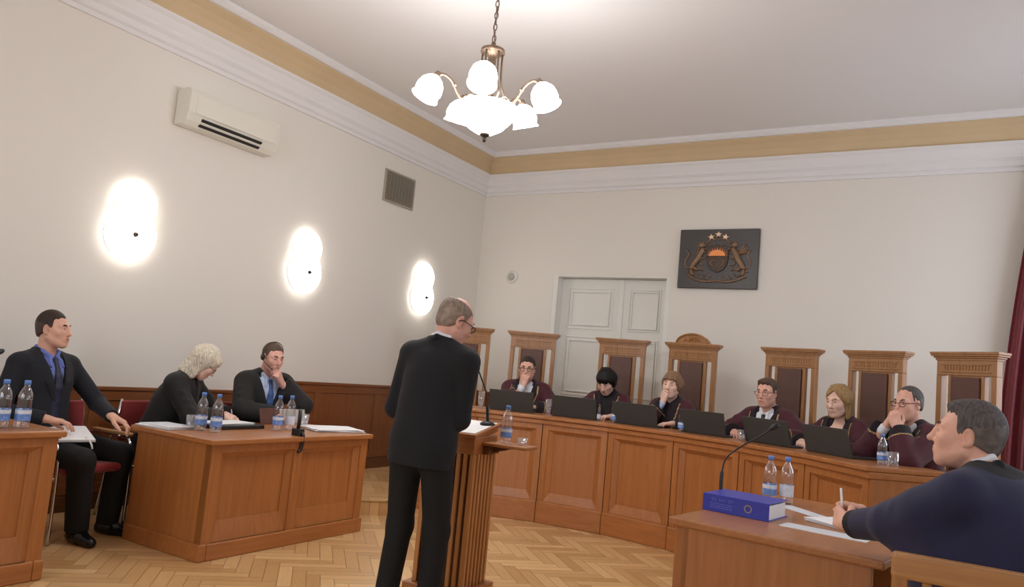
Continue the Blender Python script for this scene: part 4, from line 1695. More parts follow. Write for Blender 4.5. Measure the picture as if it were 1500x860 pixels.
class Figure:
    """joints of a person facing local +y, right hand at +x, floor at z = 0"""

    def __init__(s, hz=0.56, lean=(5, 5), side=(0, 0), twist=0, head=(0, 0, 0), arms=None, legs=None, size=1.0, female=False, headsize=1.0, neck=0.0):
        s.size, s.female, s.hs = size, female, headsize
        s.P = V3(0, 0, hz)
        s.R1 = rZ(twist * 0.5) @ rX(-lean[0]) @ rY(side[0])
        s.R2 = rZ(twist) @ rX(-lean[1]) @ rY(side[1])
        s.B2 = s.P + s.R1 @ V3(0, 0, 0.22) * size
        s.N = s.T2(0, -0.012, 0.285)
        s.Rh = rZ(head[0]) @ rX(head[1]) @ rY(head[2])
        s.H = s.N + s.R2 @ V3(0, 0.012 + neck, 0.075) * size + s.Rh @ V3(0, 0.018, 0.082) * size
        s.arm = {}
        sw = 0.156 if female else 0.182
        for k, sg in (('R', 1), ('L', -1)):
            a = dict(arms[k])
            S = s.T2(sg * sw, -0.012, 0.215)
            w = a['w']
            W = s.Hd(*w[1]) if w[0] == 'head' else V3(*w)
            L1, L2 = 0.295 * size, 0.255 * size
            d = W - S
            L = np.linalg.norm(d)
            if L > L1 + L2 - 0.004:
                W = S + d / L * (L1 + L2 - 0.004)
                d = W - S
                L = np.linalg.norm(d)
            x = (L1 * L1 - L2 * L2 + L * L) / (2 * L)
            hh = math.sqrt(max(L1 * L1 - x * x, 0))
            dn = d / L
            hint = V3(*a['hint'])
            pp = unit(hint - dn * (hint @ dn))
            a.update(S=S, W=W, E=S + dn * x + pp * hh, sg=sg)
            fw = unit(W - a['E'])
            u = a.get('u')
            if u is None:
                u = fw
            elif u[0] == 'head':
                u = s.Rh @ V3(*u[1])
            u = unit(u)
            nn = a['n']
            nn = s.Rh @ V3(*nn[1]) if nn[0] == 'head' else V3(*nn)
            nn = unit(nn - u * (nn @ u))
            a.update(u=u, n=nn, t=np.cross(u, nn) * sg)
            s.arm[k] = a
        s.leg = {}
        for k, sg in (('R', 1), ('L', -1)):
            l = legs[k]
            Hp = s.P + s.R1 @ V3(sg * 0.092, 0, -0.02) * size
            A = V3(*l['a'])
            L1, L2 = 0.43 * size, 0.415 * size
            d = A - Hp
            L = np.linalg.norm(d)
            if L > L1 + L2 - 0.004:
                d = d / L * (L1 + L2 - 0.004)
                L = L1 + L2 - 0.004
                Hp = A - d
            x = (L1 * L1 - L2 * L2 + L * L) / (2 * L)
            hh = math.sqrt(max(L1 * L1 - x * x, 0))
            dn = d / L
            hint = V3(*l.get('hint', (0, 1, 0.2)))
            pp = unit(hint - dn * (hint @ dn))
            s.leg[k] = dict(H=Hp, A=A, K=Hp + dn * x + pp * hh, toe=l.get('toe', 0))

    def T1(s, x, y, z):
        return s.P + s.R1 @ V3(x, y, z) * s.size

    def T2(s, x, y, z):
        return s.B2 + s.R2 @ V3(x, y, z) * s.size

    def Hd(s, x, y, z):
        return s.H + s.Rh @ V3(x, y, z) * s.hs

    def inv2(s, x, y, z):
        px, py, pz = x - s.B2[0], y - s.B2[1], z - s.B2[2]
        R = s.R2
        return [(px * R[0, i] + py * R[1, i] + pz * R[2, i]) / s.size for i in range(3)]

    def invh(s, x, y, z):
        px, py, pz = x - s.H[0], y - s.H[1], z - s.H[2]
        R = s.Rh
        return [(px * R[0, i] + py * R[1, i] + pz * R[2, i]) / s.hs for i in range(3)]

    # ---- pieces
    def torso(s, q, g, mat=0, low=True):
        z = s.size
        f = 0.93 if s.female else 1.0
        if low:
            q.ell(s.P, (0.165 * z + g, 0.115 * z + g, 0.115 * z + g), s.R1, 0.05, mat)
        q.ell(s.T1(0, 0, 0.14), (0.142 * f * z + g, 0.105 * z + g, 0.17 * z + g), s.R1, 0.06, mat)
        q.ell(s.T2(0, 0.0, 0.10), (0.166 * f * z + g, 0.115 * z + g, 0.175 * z + g), s.R2, 0.06, mat)
        if s.female:
            for sg in (-1, 1):
                q.ell(s.T2(sg * 0.07, 0.085, 0.07), (0.06 * z + g * .5, 0.05 * z + g * .5, 0.06 * z + g * .5), s.R2, 0.05, mat)
        q.cone(s.T2(-0.135 * f, -0.015, 0.215), s.T2(0.135 * f, -0.015, 0.215), 0.056 * z + g, k=0.06, mat=mat)
        for sg in (-1, 1):
            q.cone(s.T2(sg * 0.035, -0.03, 0.29), s.T2(sg * 0.15 * f, -0.018, 0.23), 0.036 * z + g * .7, 0.04 * z + g * .7, 0.04, mat)

    def hand(s, q, a, mat=0):
        u, n, t, W = a['u'], a['n'], a['t'], a['W']
        z = s.size * (0.92 if s.female else 1.0)
        c = a.get('curl', 0.5)
        q.cone(W - u * 0.02, W + u * 0.025 * z, 0.024 * z, 0.026 * z, 0.02, mat, flat=(n, 0.75))
        off = (0.030, 0.010, -0.010, -0.028)
        ln = (0.90, 1.0, 0.94, 0.76)
        kn = (0.088, 0.091, 0.086, 0.078)
        for i in range(4):
            K = W + (u * kn[i] + t * off[i]) * z
            q.cone(W + (u * 0.02 + t * off[i] * 0.6) * z, K, 0.0145 * z, 0.0125 * z, 0.012, mat)
        q.cone(W + (u * 0.035 + n * 0.006 - t * 0.02) * z, W + (u * 0.065 + n * 0.006 - t * 0.022) * z, 0.013 * z, 0.012 * z, 0.015, mat)
        spread = a.get('spread', 0.06)
        for i in range(4):
            K = W + (u * kn[i] + t * off[i]) * z
            ang = 0.0
            p = K
            seg = [0.044, 0.027, 0.022]
            rr = [0.0102, 0.0092, 0.0083, 0.0072]
            ci = c * (1 + 0.08 * (i - 1))
            for j in range(3):
                ang += (0.85, 1.15, 0.75)[j] * ci
                d = unit((u + t * spread * (1.5 - i)) * math.cos(ang) + n * math.sin(ang))
                p2 = p + d * seg[j] * ln[i] * z
                q.cone(p, p2, rr[j] * z, rr[j + 1] * z, 0.0035, mat)
                p = p2
        th = a.get('thumb', 0.5)                      # 0 = alongside the palm edge, 1 = closed across the fingers
        b = W + (u * 0.018 + t * 0.024 + n * 0.008) * z
        d1 = unit(u * 0.72 + t * (0.62 - 0.3 * th) + n * (0.25 + 0.35 * th))
        d2 = unit(u * (0.9 - 0.2 * th) + t * (0.30 - 0.55 * th) + n * (0.2 + 0.4 * th))
        p1 = b + d1 * 0.046 * z
        p2 = p1 + d2 * 0.034 * z
        p3 = p2 + unit(d2 + u * 0.15) * 0.026 * z
        q.chain([b, p1, p2, p3], [0.0155 * z, 0.0125 * z, 0.0108 * z, 0.0085 * z], 0.006, mat)

    def head_prims(s, q, look):
        z = s.hs
        Rh = s.Rh
        P = s.Hd
        f = look.get('face', 1.0)
        jaw = look.get('jaw', 1.0)
        q.cone(s.T2(0, -0.022, 0.25), P(0, -0.028, -0.045), 0.058 * s.size * (0.85 if s.female else 1), 0.053 * z * (0.86 if s.female else 1), 0.03)
        q.ell(P(0, -0.014, 0.03), (0.0755 * z, 0.0905 * z, 0.088 * z), Rh, 0.02)
        q.ell(P(0, 0.03, -0.028), (0.0615 * f * z, 0.062 * z, 0.082 * z), Rh, 0.03)
        q.ell(P(0, 0.026, -0.07), (0.052 * jaw * z, 0.055 * z, 0.042 * z), Rh, 0.03)
        q.ball(P(0, 0.070, -0.101), 0.017 * z, 0.025)
        for sg in (-1, 1):
            q.cone(P(sg * 0.056 * jaw, 0.0, -0.055), P(sg * 0.02, 0.062, -0.099), 0.016 * z, 0.014 * z, 0.03)
            q.ball(P(sg * 0.040, 0.058, -0.022), 0.022 * z, 0.03)
            q.cone(P(sg * 0.012, 0.083, 0.024), P(sg * 0.046, 0.068, 0.022), 0.010 * z, 0.010 * z, 0.02)
        for sg in (-1, 1):                            # eye sockets, eyeballs, lids
            q.ell(P(sg * 0.0315, 0.094, 0.004), (0.018 * z, 0.016 * z, 0.011 * z), Rh, 0.012, op='s')
            q.ball(P(sg * 0.0315, 0.0705, 0.004), 0.0128 * z, 0.002, mat=2)
            q.ball(P(sg * 0.0315, 0.0805, 0.003), 0.0052 * z, 0.001, mat=3)
            q.chain([P(sg * 0.019, 0.080, 0.007), P(sg * 0.0315, 0.0845, 0.0115), P(sg * 0.045, 0.076, 0.006)], [0.003 * z, 0.0036 * z, 0.003 * z], 0.004)
            q.chain([P(sg * 0.019, 0.080, 0.002), P(sg * 0.0315, 0.0825, -0.006), P(sg * 0.045, 0.076, 0.001)], [0.0028 * z, 0.0034 * z, 0.0028 * z], 0.005)
            q.chain([P(sg * 0.014, 0.0905, 0.025), P(sg * 0.032, 0.087, 0.031), P(sg * 0.050, 0.072, 0.025)], [0.0042 * z, 0.0048 * z, 0.003 * z], 0.004, mat=4)
        nl = look.get('nose', 1.0)
        q.chain([P(0, 0.083, 0.018), P(0, 0.092, 0.0), P(0, 0.088 + 0.020 * nl, -0.030)], [0.0085 * z, 0.0095 * z, 0.0125 * z], 0.014)
        for sg in (-1, 1):
            q.ball(P(sg * 0.0125, 0.091, -0.036), 0.0085 * z, 0.008)
        q.ell(P(0, 0.082, -0.066), (0.027 * z, 0.014 * z, 0.017 * z), Rh, 0.015)
        q.ell(P(0, 0.0925, -0.0615), (0.023 * z, 0.0062 * z, 0.0048 * z), Rh, 0.004, mat=1)
        q.ell(P(0, 0.0915, -0.0705), (0.020 * z, 0.0066 * z, 0.0056 * z), Rh, 0.004, mat=1)
        q.ell(P(0, 0.101, -0.0658), (0.022 * z, 0.006 * z, 0.0014 * z), Rh, 0.002, op='s')
        for sg in (-1, 1):                            # ears
            Re = Rh @ rZ(sg * -22) @ rX(-8)
            q.ell(P(sg * 0.077, -0.012, -0.004), (0.0075 * z, 0.019 * z, 0.032 * z), Re, 0.008)
            q.ell(P(sg * 0.083, -0.006, 0.0), (0.006 * z, 0.010 * z, 0.019 * z), Re, 0.006, op='s')
            q.ball(P(sg * 0.0745, -0.002, -0.030), 0.0085 * z, 0.008)

    def body(s, parent, skin, look, h, brow):
        q = Solid()
        z = s.size
        s.torso(q, -0.012)
        for l in s.leg.values():
            q.cone(l['H'], l['K'], 0.075 * z, 0.052 * z, 0.04)
            q.cone(l['K'], l['A'], 0.05 * z, 0.034 * z, 0.03)
            fd = unit(rZ(l['toe']) @ V3(0, 1, 0))
            q.cone(l['A'] + V3(0, 0, -0.045) - fd * 0.02, l['A'] + fd * 0.12 + V3(0, 0, -0.062), 0.03 * z, 0.022 * z, 0.03)
        for a in s.arm.values():
            q.cone(a['S'], a['E'], 0.043 * z, 0.036 * z, 0.04)
            q.cone(a['E'], a['W'], 0.038 * z, 0.025 * z, 0.02)
        s.head_prims(q, look)
        for a in s.arm.values():
            s.hand(q, a)
        return q.build('body', [M[skin], M['lips'], M['eye'], M['iris'], M[brow]], h, parent)

    def sleeves(s, q, r, cuff=0.012, k=0.03):
        z = s.size
        for a in s.arm.values():
            fw = unit(a['W'] - a['E'])
            q.cone(a['S'], a['E'], r[0] * z, r[1] * z, k)
            q.cone(a['E'], a['W'] - fw * cuff, r[1] * z, r[2] * z, 0.02)
            q.func(s.cutter(a['W'] - fw * (cuff - 0.004), fw, a['W'], r[2] * z + 0.03), 's', 0.004)

    def cutter(s, o, d, c, R):
        """half space beyond o along d, limited to a ball of radius R about c"""
        def fn(x, y, z):
            hs = (x - o[0]) * d[0] + (y - o[1]) * d[1] + (z - o[2]) * d[2]
            b = np.sqrt((x - c[0]) ** 2 + (y - c[1]) ** 2 + (z - c[2]) ** 2) - R
            return np.maximum(-hs, b)
        return fn

    def neck_hole(s, q, apex=0.06, slope=0.30, r=0.066):
        q.cone(s.T2(0, -0.02, 0.285), s.Hd(0, -0.03, -0.05), r * s.size, r * s.size, 0.006, op='s')

        def fn(x, y, z):
            a, b, c = s.inv2(x, y, z)
            return np.maximum(np.maximum(np.abs(a) - np.maximum(c - apex, 0) * slope, 0.02 - b), apex - c)
        if slope > 0:
            q.func(fn, 's', 0.004)

    def collar_band(s, q, r, g=0.0, front=0.055, mat=0, k=0.008, dz=0.0):
        o = s.R2 @ V3(0, 0, dz)
        pts = [s.T2(-0.018, 0.058 + g, front + 0.205), s.T2(-0.056 - g, 0.018, 0.292), s.T2(-0.05 - g, -0.045, 0.318), s.T2(0, -0.076 - g * 0.5, 0.326),
               s.T2(0.05 + g, -0.045, 0.318), s.T2(0.056 + g, 0.018, 0.292), s.T2(0.018, 0.058 + g, front + 0.205)]
        pts = [p + o for p in pts]
        q.chain(pts, [r * s.size] * len(pts), k, mat)

    def trousers(s, parent, mat, h, r=(0.098, 0.073, 0.060), low=0.05):
        q = Solid()
        z = s.size
        q.ell(s.P, (0.172 * z, 0.122 * z, 0.125 * z), s.R1, 0.05)
        for l in s.leg.values():
            q.cone(l['H'], l['K'], r[0] * z, r[1] * z, 0.05)
            q.cone(l['K'], l['A'] - V3(0, 0, 0.02), r[1] * z, r[2] * z, 0.03)
        q.func(lambda x, y, z: z - low + 0 * x + 0 * y, 's', 0.003)
        return q.build('trousers', [M[mat]], h, parent)

    def shoes(s, parent, h=0.006):
        for l in s.leg.values():
            q = Solid()
            fd = unit(rZ(l['toe']) @ V3(0, 1, 0))
            A = l['A']
            g = V3(A[0], A[1], 0)
            q.cone(g - fd * 0.045 + V3(0, 0, 0.04), g + fd * 0.05 + V3(0, 0, 0.042), 0.040, 0.042, 0.02)
            q.cone(g + fd * 0.05 + V3(0, 0, 0.040), g + fd * 0.165 + V3(0, 0, 0.026), 0.043, 0.034, 0.03)
            q.cone(A + V3(0, 0, -0.02), g - fd * 0.01 + V3(0, 0, 0.05), 0.04, 0.042, 0.03)
            q.func(lambda x, y, z: z - 0.001 + 0 * x + 0 * y, 's', 0.002)
            q.build('shoe', [M['shoe']], h, parent)

    def shirt(s, parent, mat, h, hi=True):
        q = Solid()
        s.torso(q, 0.003, low=False)
        s.neck_hole(q, slope=0, r=0.056)
        s.collar_band(q, 0.0125, dz=0.010)
        for sg in (-1, 1):                            # collar points
            q.cone(s.T2(sg * 0.030, 0.056, 0.268), s.T2(sg * 0.045, 0.094, 0.215), 0.012, 0.007, 0.008)
        return q.build('shirt', [M[mat]], h, parent)

    def tie(s, parent, mat, h=0.004):
        q = Solid()
        n = s.R2 @ V3(0, 1, 0.25)
        f = (n, 0.35)
        q.cone(s.T2(0, 0.072, 0.252), s.T2(0, 0.090, 0.222), 0.019, 0.014, 0.01, flat=(n, 0.6))
        q.chain([s.T2(0, 0.092, 0.222), s.T2(0, 0.121, 0.155), s.T2(0, 0.132, 0.09), s.T1(0, 0.128, 0.22), s.T1(0, 0.124, 0.12)],
                [0.016, 0.025, 0.031, 0.036, 0.038], 0.01, flat=f)
        return q.build('tie', [M[mat]], h, parent)

    def jacket(s, parent, mat, h, hem=None, apex=0.0, slope=0.30, vent=False, name='jacket'):
        q = Solid()
        z = s.size
        s.torso(q, 0.016)
        if hem is not None:
            q.cone(s.T1(0, 0, 0.16), s.T1(0, -0.004, hem + 0.02), 0.160 * z, 0.182 * z, 0.06, flat=(s.R1[:, 1], 0.74))
        s.sleeves(q, (0.063, 0.054, 0.043))
        for a in s.arm.values():                      # padded shoulders
            q.ell(a['S'] + s.R2 @ V3(-a['sg'] * 0.012, 0, 0.012), (0.060 * z, 0.060 * z, 0.054 * z), s.R2, 0.03)
        s.neck_hole(q, apex, slope, 0.059)
        s.collar_band(q, 0.0155, 0.016, -0.02, dz=-0.010)
        for sg in (-1, 1):                            # lapels
            w = lambda zz: np.maximum(zz - apex, 0) * slope
            zt = 0.20
            q.chain([s.T2(sg * (w(zt) + 0.020), 0.093, zt), s.T2(sg * (w(0.12) + 0.026), 0.126, 0.12), s.T2(sg * 0.012, 0.138, apex + 0.01)],
                    [0.022, 0.026, 0.010], 0.006, flat=(s.R2 @ V3(sg * 0.3, 1, 0.2), 0.3))
        if hem is not None:
            o = s.T1(0, 0, hem)
            dn = s.R1 @ V3(0, 0, -1)
            hands = [a['W'] for a in s.arm.values()]

            def cut(x, y, zz):
                hs = (x - o[0]) * dn[0] + (y - o[1]) * dn[1] + (zz - o[2]) * dn[2]
                d = -hs
                return d
            q.func(cut, 's', 0.004)
            if vent:
                q.cone(s.T1(0.0, -0.16, hem - 0.02), s.T1(0.0, -0.155, hem + 0.22), 0.008, 0.002, 0.006, op='s')
        return q.build(name, [M[mat]], h, parent)

    def robe(s, parent, mats, h, slope=0.34, apex=0.03, sleeve=(0.082, 0.085, 0.080), band=0.075, lap=True, gold=True, low=None, shawl=True, drape=None, back=0.02):
        """loose robe; mats = cloth, front band, cord"""
        q = Solid()
        z = s.size
        s.torso(q, 0.018 if s.female else 0.028)
        q.cone(s.T1(0, 0, 0.25), s.T1(0, 0.0, -0.03), 0.175 * z, 0.215 * z, 0.08, flat=(s.R1[:, 1], 0.78))
        if lap:
            for l in s.leg.values():
                q.cone(l['H'], l['K'], 0.12 * z, 0.10 * z, 0.08)
                q.cone(l['K'], l['K'] * V3(1, 1, 0) + V3(0, 0.02, 0.2), 0.10 * z, 0.11 * z, 0.06)
        if s.female:
            sleeve = tuple(v * 0.86 for v in sleeve)
        s.sleeves(q, sleeve, back, 0.05)
        for k in drape or ():
            a = s.arm[k]
            l = s.leg[k]
            q.cone(a['S'] * 0.6 + a['E'] * 0.4 - V3(0, 0, 0.03), l['H'] * 0.75 + l['K'] * 0.25, 0.07, 0.13, 0.1)
            q.cone(a['S'] * 0.15 + a['E'] * 0.85 - V3(0, 0, 0.012), l['H'] * 0.6 + l['K'] * 0.4, 0.05, 0.12, 0.08)
        s.neck_hole(q, apex, slope, 0.059)
        s.collar_band(q, 0.015, 0.018, -0.03, dz=-0.022)
        for a in s.arm.values():
            ax = unit(a['E'] - a['S'])
            pr = unit(np.cross(ax, s.R2 @ V3(0, 1, 0)))
            for kf in range(3):
                b = a['S'] * (0.75 - 0.25 * kf) + a['E'] * (0.25 + 0.25 * kf)
                q.cone(b + pr * 0.06 + s.R2 @ V3(0, 0.05, 0), b - pr * 0.03 + s.R2 @ V3(0, 0.08, -0.02), 0.012, 0.008, 0.03)

        def matfn(c):
            a, b, cc = s.inv2(c[:, 0], c[:, 1], c[:, 2])
            x = np.abs(a)
            w = np.maximum(cc - apex, 0) * slope
            lim = np.minimum(w + band, 0.135)
            front = (b > -0.02) & (b < 0.20)
            mi = np.where(front & (x < lim) & (cc < 0.30), 1, 0)
            up = np.sqrt(a * a + (b + 0.03) ** 2 + (cc - 0.31) ** 2) < 0.112
            mi = np.where(up, 1, mi)
            cuff = np.zeros(len(c), bool)
            for ar in s.arm.values():
                fw = unit(ar['W'] - ar['E'])
                d = (c - ar['W']) @ fw
                dist = np.linalg.norm(c - ar['W'], axis=1)
                cf = (d > -0.085) & (dist < 0.15)
                mi = np.where(cf, 1, mi)
                # cloth of the sleeves keeps its own colour
                tt = np.clip(((c - ar['S']) @ (ar['E'] - ar['S'])) / ((ar['E'] - ar['S']) @ (ar['E'] - ar['S'])), 0, 1)
                onarm = (np.linalg.norm(c - (ar['S'] + tt[:, None] * (ar['E'] - ar['S'])), axis=1) < 0.095) & (x > 0.15)
                mi = np.where(onarm & ~cf, 0, mi)
                if gold:
                    mi = np.where((np.abs(d + 0.088) < 0.0045) & (dist < 0.15), 2, mi)
            if gold:
                mi = np.where(front & (np.abs(x - lim) < 0.0045) & (cc < 0.28) & (x < 0.14), 2, mi)
            return mi
        return q.build('robe', [M[m] for m in mats], h, parent, matfn)

    # ---- hair
    def hair_short(s, parent, mat, h=0.005, nape=-0.012, front=0.030, rec=0.016, thick=0.009, bald=0.0, top=0.0, fringe=0.0, fade=True):
        """short hair: a thin shell kept above the ear and nape line and behind the hairline of the forehead"""
        q = Solid()
        z = s.hs
        q.ell(s.Hd(0, -0.022, 0.034), ((0.0745 + thick * 0.9) * z, (0.0885 + thick) * z, (0.087 + thick + top) * z), s.Rh, 0.01)
        q.ell(s.Hd(0, -0.05, -0.02), ((0.060 + thick * .6) * z, 0.056 * z, 0.06 * z), s.Rh, 0.02)
        if fringe:
            q.ell(s.Hd(0.008, 0.035, 0.092), (0.055 * z, 0.040 * z, (0.022 + fringe) * z), s.Rh, 0.03)

        def cut(x, y, zz):
            a, b, c = s.invh(x, y, zz)
            d1 = (c - 0.45 * b - nape) * 0.9
            a2 = np.clip(np.abs(a) / 0.062, 0, 1)
            d2 = (front + 0.42 * c + rec * (1 - a2 * a2) - 0.012 * a2 - b) * 0.9 + 0.003 * np.sin(a * 170 + 1) + 0.002 * np.sin(a * 330 + 90 * c)
            burn = np.maximum(np.maximum(np.abs(b - 0.022) - 0.008, 0.055 - np.abs(a)), -(c + 0.022))
            return np.maximum(np.minimum(d1, d2), -burn)
        q.func(cut, 's', 0.006)
        for sg in (-1, 1):                            # clear of the ears
            q.ell(s.Hd(sg * 0.082, -0.010, -0.004), (0.022 * z, 0.021 * z, 0.034 * z), s.Rh, 0.004, op='s')
        if bald:
            q.ell(s.Hd(0, 0.012, 0.125), (0.060 * z, (0.088 + bald) * z, 0.066 * z), s.Rh, 0.02, op='s')
        def matfn(c):
            a, b, cc = s.invh(c[:, 0], c[:, 1], c[:, 2])
            w = 0.004 * np.sin(b * 300) + 0.003 * np.sin(a * 400 + cc * 500)
            return np.where((cc + w < 0.030 - 0.25 * b) & (np.abs(a) > 0.03 + 0.3 * np.maximum(b, 0)), 1, 0) if fade else np.zeros(len(c))
        return q.build('hair', [M[mat], M[mat.replace('hair_', 'crop_')]], h, parent, matfn)

    def hair_bob(s, parent, mat, h=0.005, length=0.0, fringe=True, vol=0.016, part=0.0, back=0.0, ftop=0.034, wide=0.057, fw=0.051):
        q = Solid()
        z = s.hs
        q.ell(s.Hd(0, -0.016, 0.034), ((0.0755 + vol) * z, (0.094 + vol) * z, (0.087 + vol) * z), s.Rh, 0.02)
        for sg in (-1, 1):
            q.cone(s.Hd(sg * 0.070, -0.006, 0.02), s.Hd(sg * 0.071, 0.0, -0.075 - length), 0.030 * z, 0.026 * z, 0.03, flat=(s.Rh @ V3(1, 0, 0), 0.75))
            q.cone(s.Hd(sg * 0.055, -0.045, 0.02), s.Hd(sg * 0.052, -0.05 - back, -0.085 - length), 0.048 * z, 0.034 * z, 0.04)
        q.cone(s.Hd(0, -0.07, 0.02), s.Hd(0, -0.072 - back, -0.09 - length), 0.05 * z, 0.036 * z, 0.04)
        if fringe:
            q.ell(s.Hd(0, 0.062, 0.062), (0.064 * z, 0.032 * z, 0.036 * z), s.Rh, 0.02)
        # strands
        for i in range(15):
            x = -0.075 + 0.15 * i / 14
            q.cone(s.Hd(x * 0.6, -0.02 + 0.04 * math.sin(i * 2.1), 0.118), s.Hd(x * 1.25, -0.04 + 0.05 * math.cos(i * 1.7), 0.0), 0.007 * z, 0.012 * z, 0.012)
        def cut(x, y, zz):
            a, b, c = s.invh(x, y, zz)
            if fringe:
                w = fw + 0 * c
                t = c - (ftop + 0.005 * np.sin(a * 190) - 2.0 * a * a)
            else:
                u = np.clip((c + 0.01) / 0.100, 0, 1)
                w = wide * (1 - u * u)
                t = c - 0.092
            return np.maximum(np.maximum((np.abs(a - part * np.clip(c / 0.09, 0, 1)) - w) * 0.8, t), 0.016 - b)
        q.func(cut, 's', 0.01)
        q.cone(s.N + s.R2 @ V3(0, 0.02, -0.03), s.Hd(0, 0.03, -0.04), 0.05, 0.05, 0.01, op='s')
        return q.build('hair', [M[mat]], h, parent)

    def glasses(s, parent, r=0.021, thin=0.0018, dark=True):
        mb = MB()
        z = s.hs
        P = lambda *p: Vector(s.Hd(*p))
        for sg in (-1, 1):
            pts = []
            for i in range(20):
                a = 2 * math.pi * i / 20
                cx, cz = math.cos(a), math.sin(a)
                sq = 1.0 / max(abs(cx), abs(cz)) ** 0.45
                pts.append(P(sg * 0.034 + 0.024 * cx * min(sq, 1.12), 0.099 - 0.10 * max(0.0, sg * cx) * 0.024, 0.0165 * cz * min(sq, 1.15)))
            mb.tube(pts, thin, 6, closed=True)
            mb.tube([P(sg * 0.058, 0.099, 0.006), P(sg * 0.076, 0.085, 0.008), P(sg * 0.083, 0.0, 0.010), P(sg * 0.082, -0.022, -0.006)], thin, 6)
        mb.tube([P(-0.011, 0.1, 0.004), P(0, 0.103, 0.008), P(0.011, 0.1, 0.004)], thin, 6)
        return mb.build('glasses', M['frame'], parent)


def person(label, loc, face, group=None):
    """face = world direction the figure's hips point to"""
    return thing('person', label, 'person', loc, math.atan2(-face[0], face[1]), group)


def hang(w, hint, u=None, n=(0, 0, -1), curl=0.5, thumb=0.4, spread=0.06):
    d = dict(w=w, hint=hint, n=n, curl=curl, thumb=thumb, spread=spread)
    if u is not None:
        d['u'] = u
    return d


SIT = dict(L=dict(a=(-0.11, 0.42, 0.09), hint=(0, 0.6, 1)), R=dict(a=(0.11, 0.42, 0.09), hint=(0, 0.6, 1)))


def head_yaw(t, figpos, face, target):
    """yaw in degrees, local to the figure, that turns the head to a world target"""
    d = math.atan2(target[1] - figpos[1], target[0] - figpos[0])
    f = math.atan2(face[1], face[0])
    a = math.degrees(d - f)
    return (a + 180) % 360 - 180
# ------------------------------------------------------------------ the people


def cuff(f, parent, k, mat, h=0.004, ln=0.035):
    a = f.arm[k]
    fw = unit(a['W'] - a['E'])
    q = Solid()
    q.cone(a['W'] - fw * 0.05, a['W'] - fw * (0.05 - ln), 0.034, 0.033, 0.004)
    c = a['W'] - fw * (0.045 - ln)
    q.func(f.cutter(c, fw, c, 0.2), 's', 0.002)
    return q.build('cuff', [M[mat]], h, parent)


# --- standing man at the lectern
p = person('man in a dark navy suit standing at the lectern with his back to us', (-2.345, 3.15, 0), (-0.05, 1.0))
f = Figure(hz=0.94, lean=(3, 11), side=(2, 3), head=(-30, -23, 6), neck=-0.012, size=0.985,
           arms=dict(L=hang((-0.085, 0.235, 1.10), (-0.38, -0.5, -0.9), n=(0.6, 0, -1), curl=0.6),
                     R=hang((0.03, 0.26, 1.10), (0.30, -0.5, -0.9), n=(-0.6, 0, -1), curl=0.6)),
           legs=dict(L=dict(a=(-0.135, -0.01, 0.09), toe=12), R=dict(a=(0.10, 0.03, 0.09), toe=-14)))
f.body(p, 'skin_flush', dict(), 0.0045, 'hair_grey')
f.hair_short(p, 'hair_grey', 0.004, thick=0.007, bald=0.012, nape=-0.04)
f.glasses(p, thin=0.0026)
f.shirt(p, 'shirt_white', 0.005)
f.trousers(p, 'trousers_dark', 0.0065, r=(0.092, 0.068, 0.059), low=0.03)
f.jacket(p, 'suit_dark', 0.005, hem=-0.125, apex=0.0, vent=True)
f.shoes(p)

# --- man with the notebook at the left
p = person('man in a dark navy suit and blue shirt with a notebook on his lap', (-5.19, 2.755, 0), (1.0, 0.22))
f = Figure(hz=0.635, lean=(-4, 0), head=(20, 3, 0), size=1.05,
           arms=dict(R=hang((0.13, 0.20, 0.765), (0.8, -0.7, -0.5), u=(-0.75, 0.6, -0.12), n=(0, 0, -1), curl=0.35),
                     L=hang((-0.235, 0.36, 0.785), (-0.8, -0.5, -0.5), u=(-0.35, 0.85, -0.35), n=(0.2, -0.1, -1), curl=0.5)),
           legs=dict(R=dict(a=(-0.035, 0.41, 0.09), hint=(0.1, 0.6, 1), toe=-12), L=dict(a=(-0.32, 0.36, 0.09), hint=(-0.5, 0.6, 1), toe=10)))
f.body(p, 'skin_tan', dict(jaw=1.0), 0.004, 'hair_dark')
f.hair_short(p, 'hair_dark', 0.004, thick=0.008, front=0.018, rec=0.014, top=0.006)
f.shirt(p, 'shirt_blue', 0.0045)
f.tie(p, 'tie_navy')
f.trousers(p, 'trousers_dark', 0.0065, r=(0.094, 0.075, 0.066), low=0.07)
f.jacket(p, 'suit', 0.005, hem=-0.04, apex=-0.03, slope=0.235)
cuff(f, p, 'R', 'shirt_blue')
f.shoes(p)

# --- blonde woman writing
p = person('blonde woman in a black robe bent over her writing', (-5.12, 3.60, 0), (0.85, 0.5))
f = Figure(hz=0.615, lean=(14, 24), head=(28, -40, 8), size=0.97, female=True,
           arms=dict(R=hang((0.0, 0.44, 0.80), (0.8, -0.2, -0.4), u=(-0.45, 0.8, -0.12), n=(-0.6, 0.1, -0.6), curl=0.75, thumb=0.9),
                     L=hang((-0.20, 0.40, 0.795), (-0.8, -0.2, -0.4), u=(0.4, 0.8, -0.1), n=(0, 0, -1), curl=0.3)),
           legs=SIT)
f.body(p, 'skin_pale', dict(), 0.0045, 'hair_blond')
f.hair_bob(p, 'hair_blond', 0.0045, length=0.05, fringe=True, vol=0.018, fw=0.040)
f.glasses(p)
f.robe(p, ['robe_black', 'robe_black', 'robe_black'], 0.006, gold=False, slope=0.08, apex=0.1)
f.trousers(p, 'skirt', 0.008)
f.shoes(p, 0.008)
Rw = f.arm['R']
pen_a = p.matrix_basis @ Vector(Rw['W'] + Rw['u'] * 0.10 + Rw['n'] * 0.03)

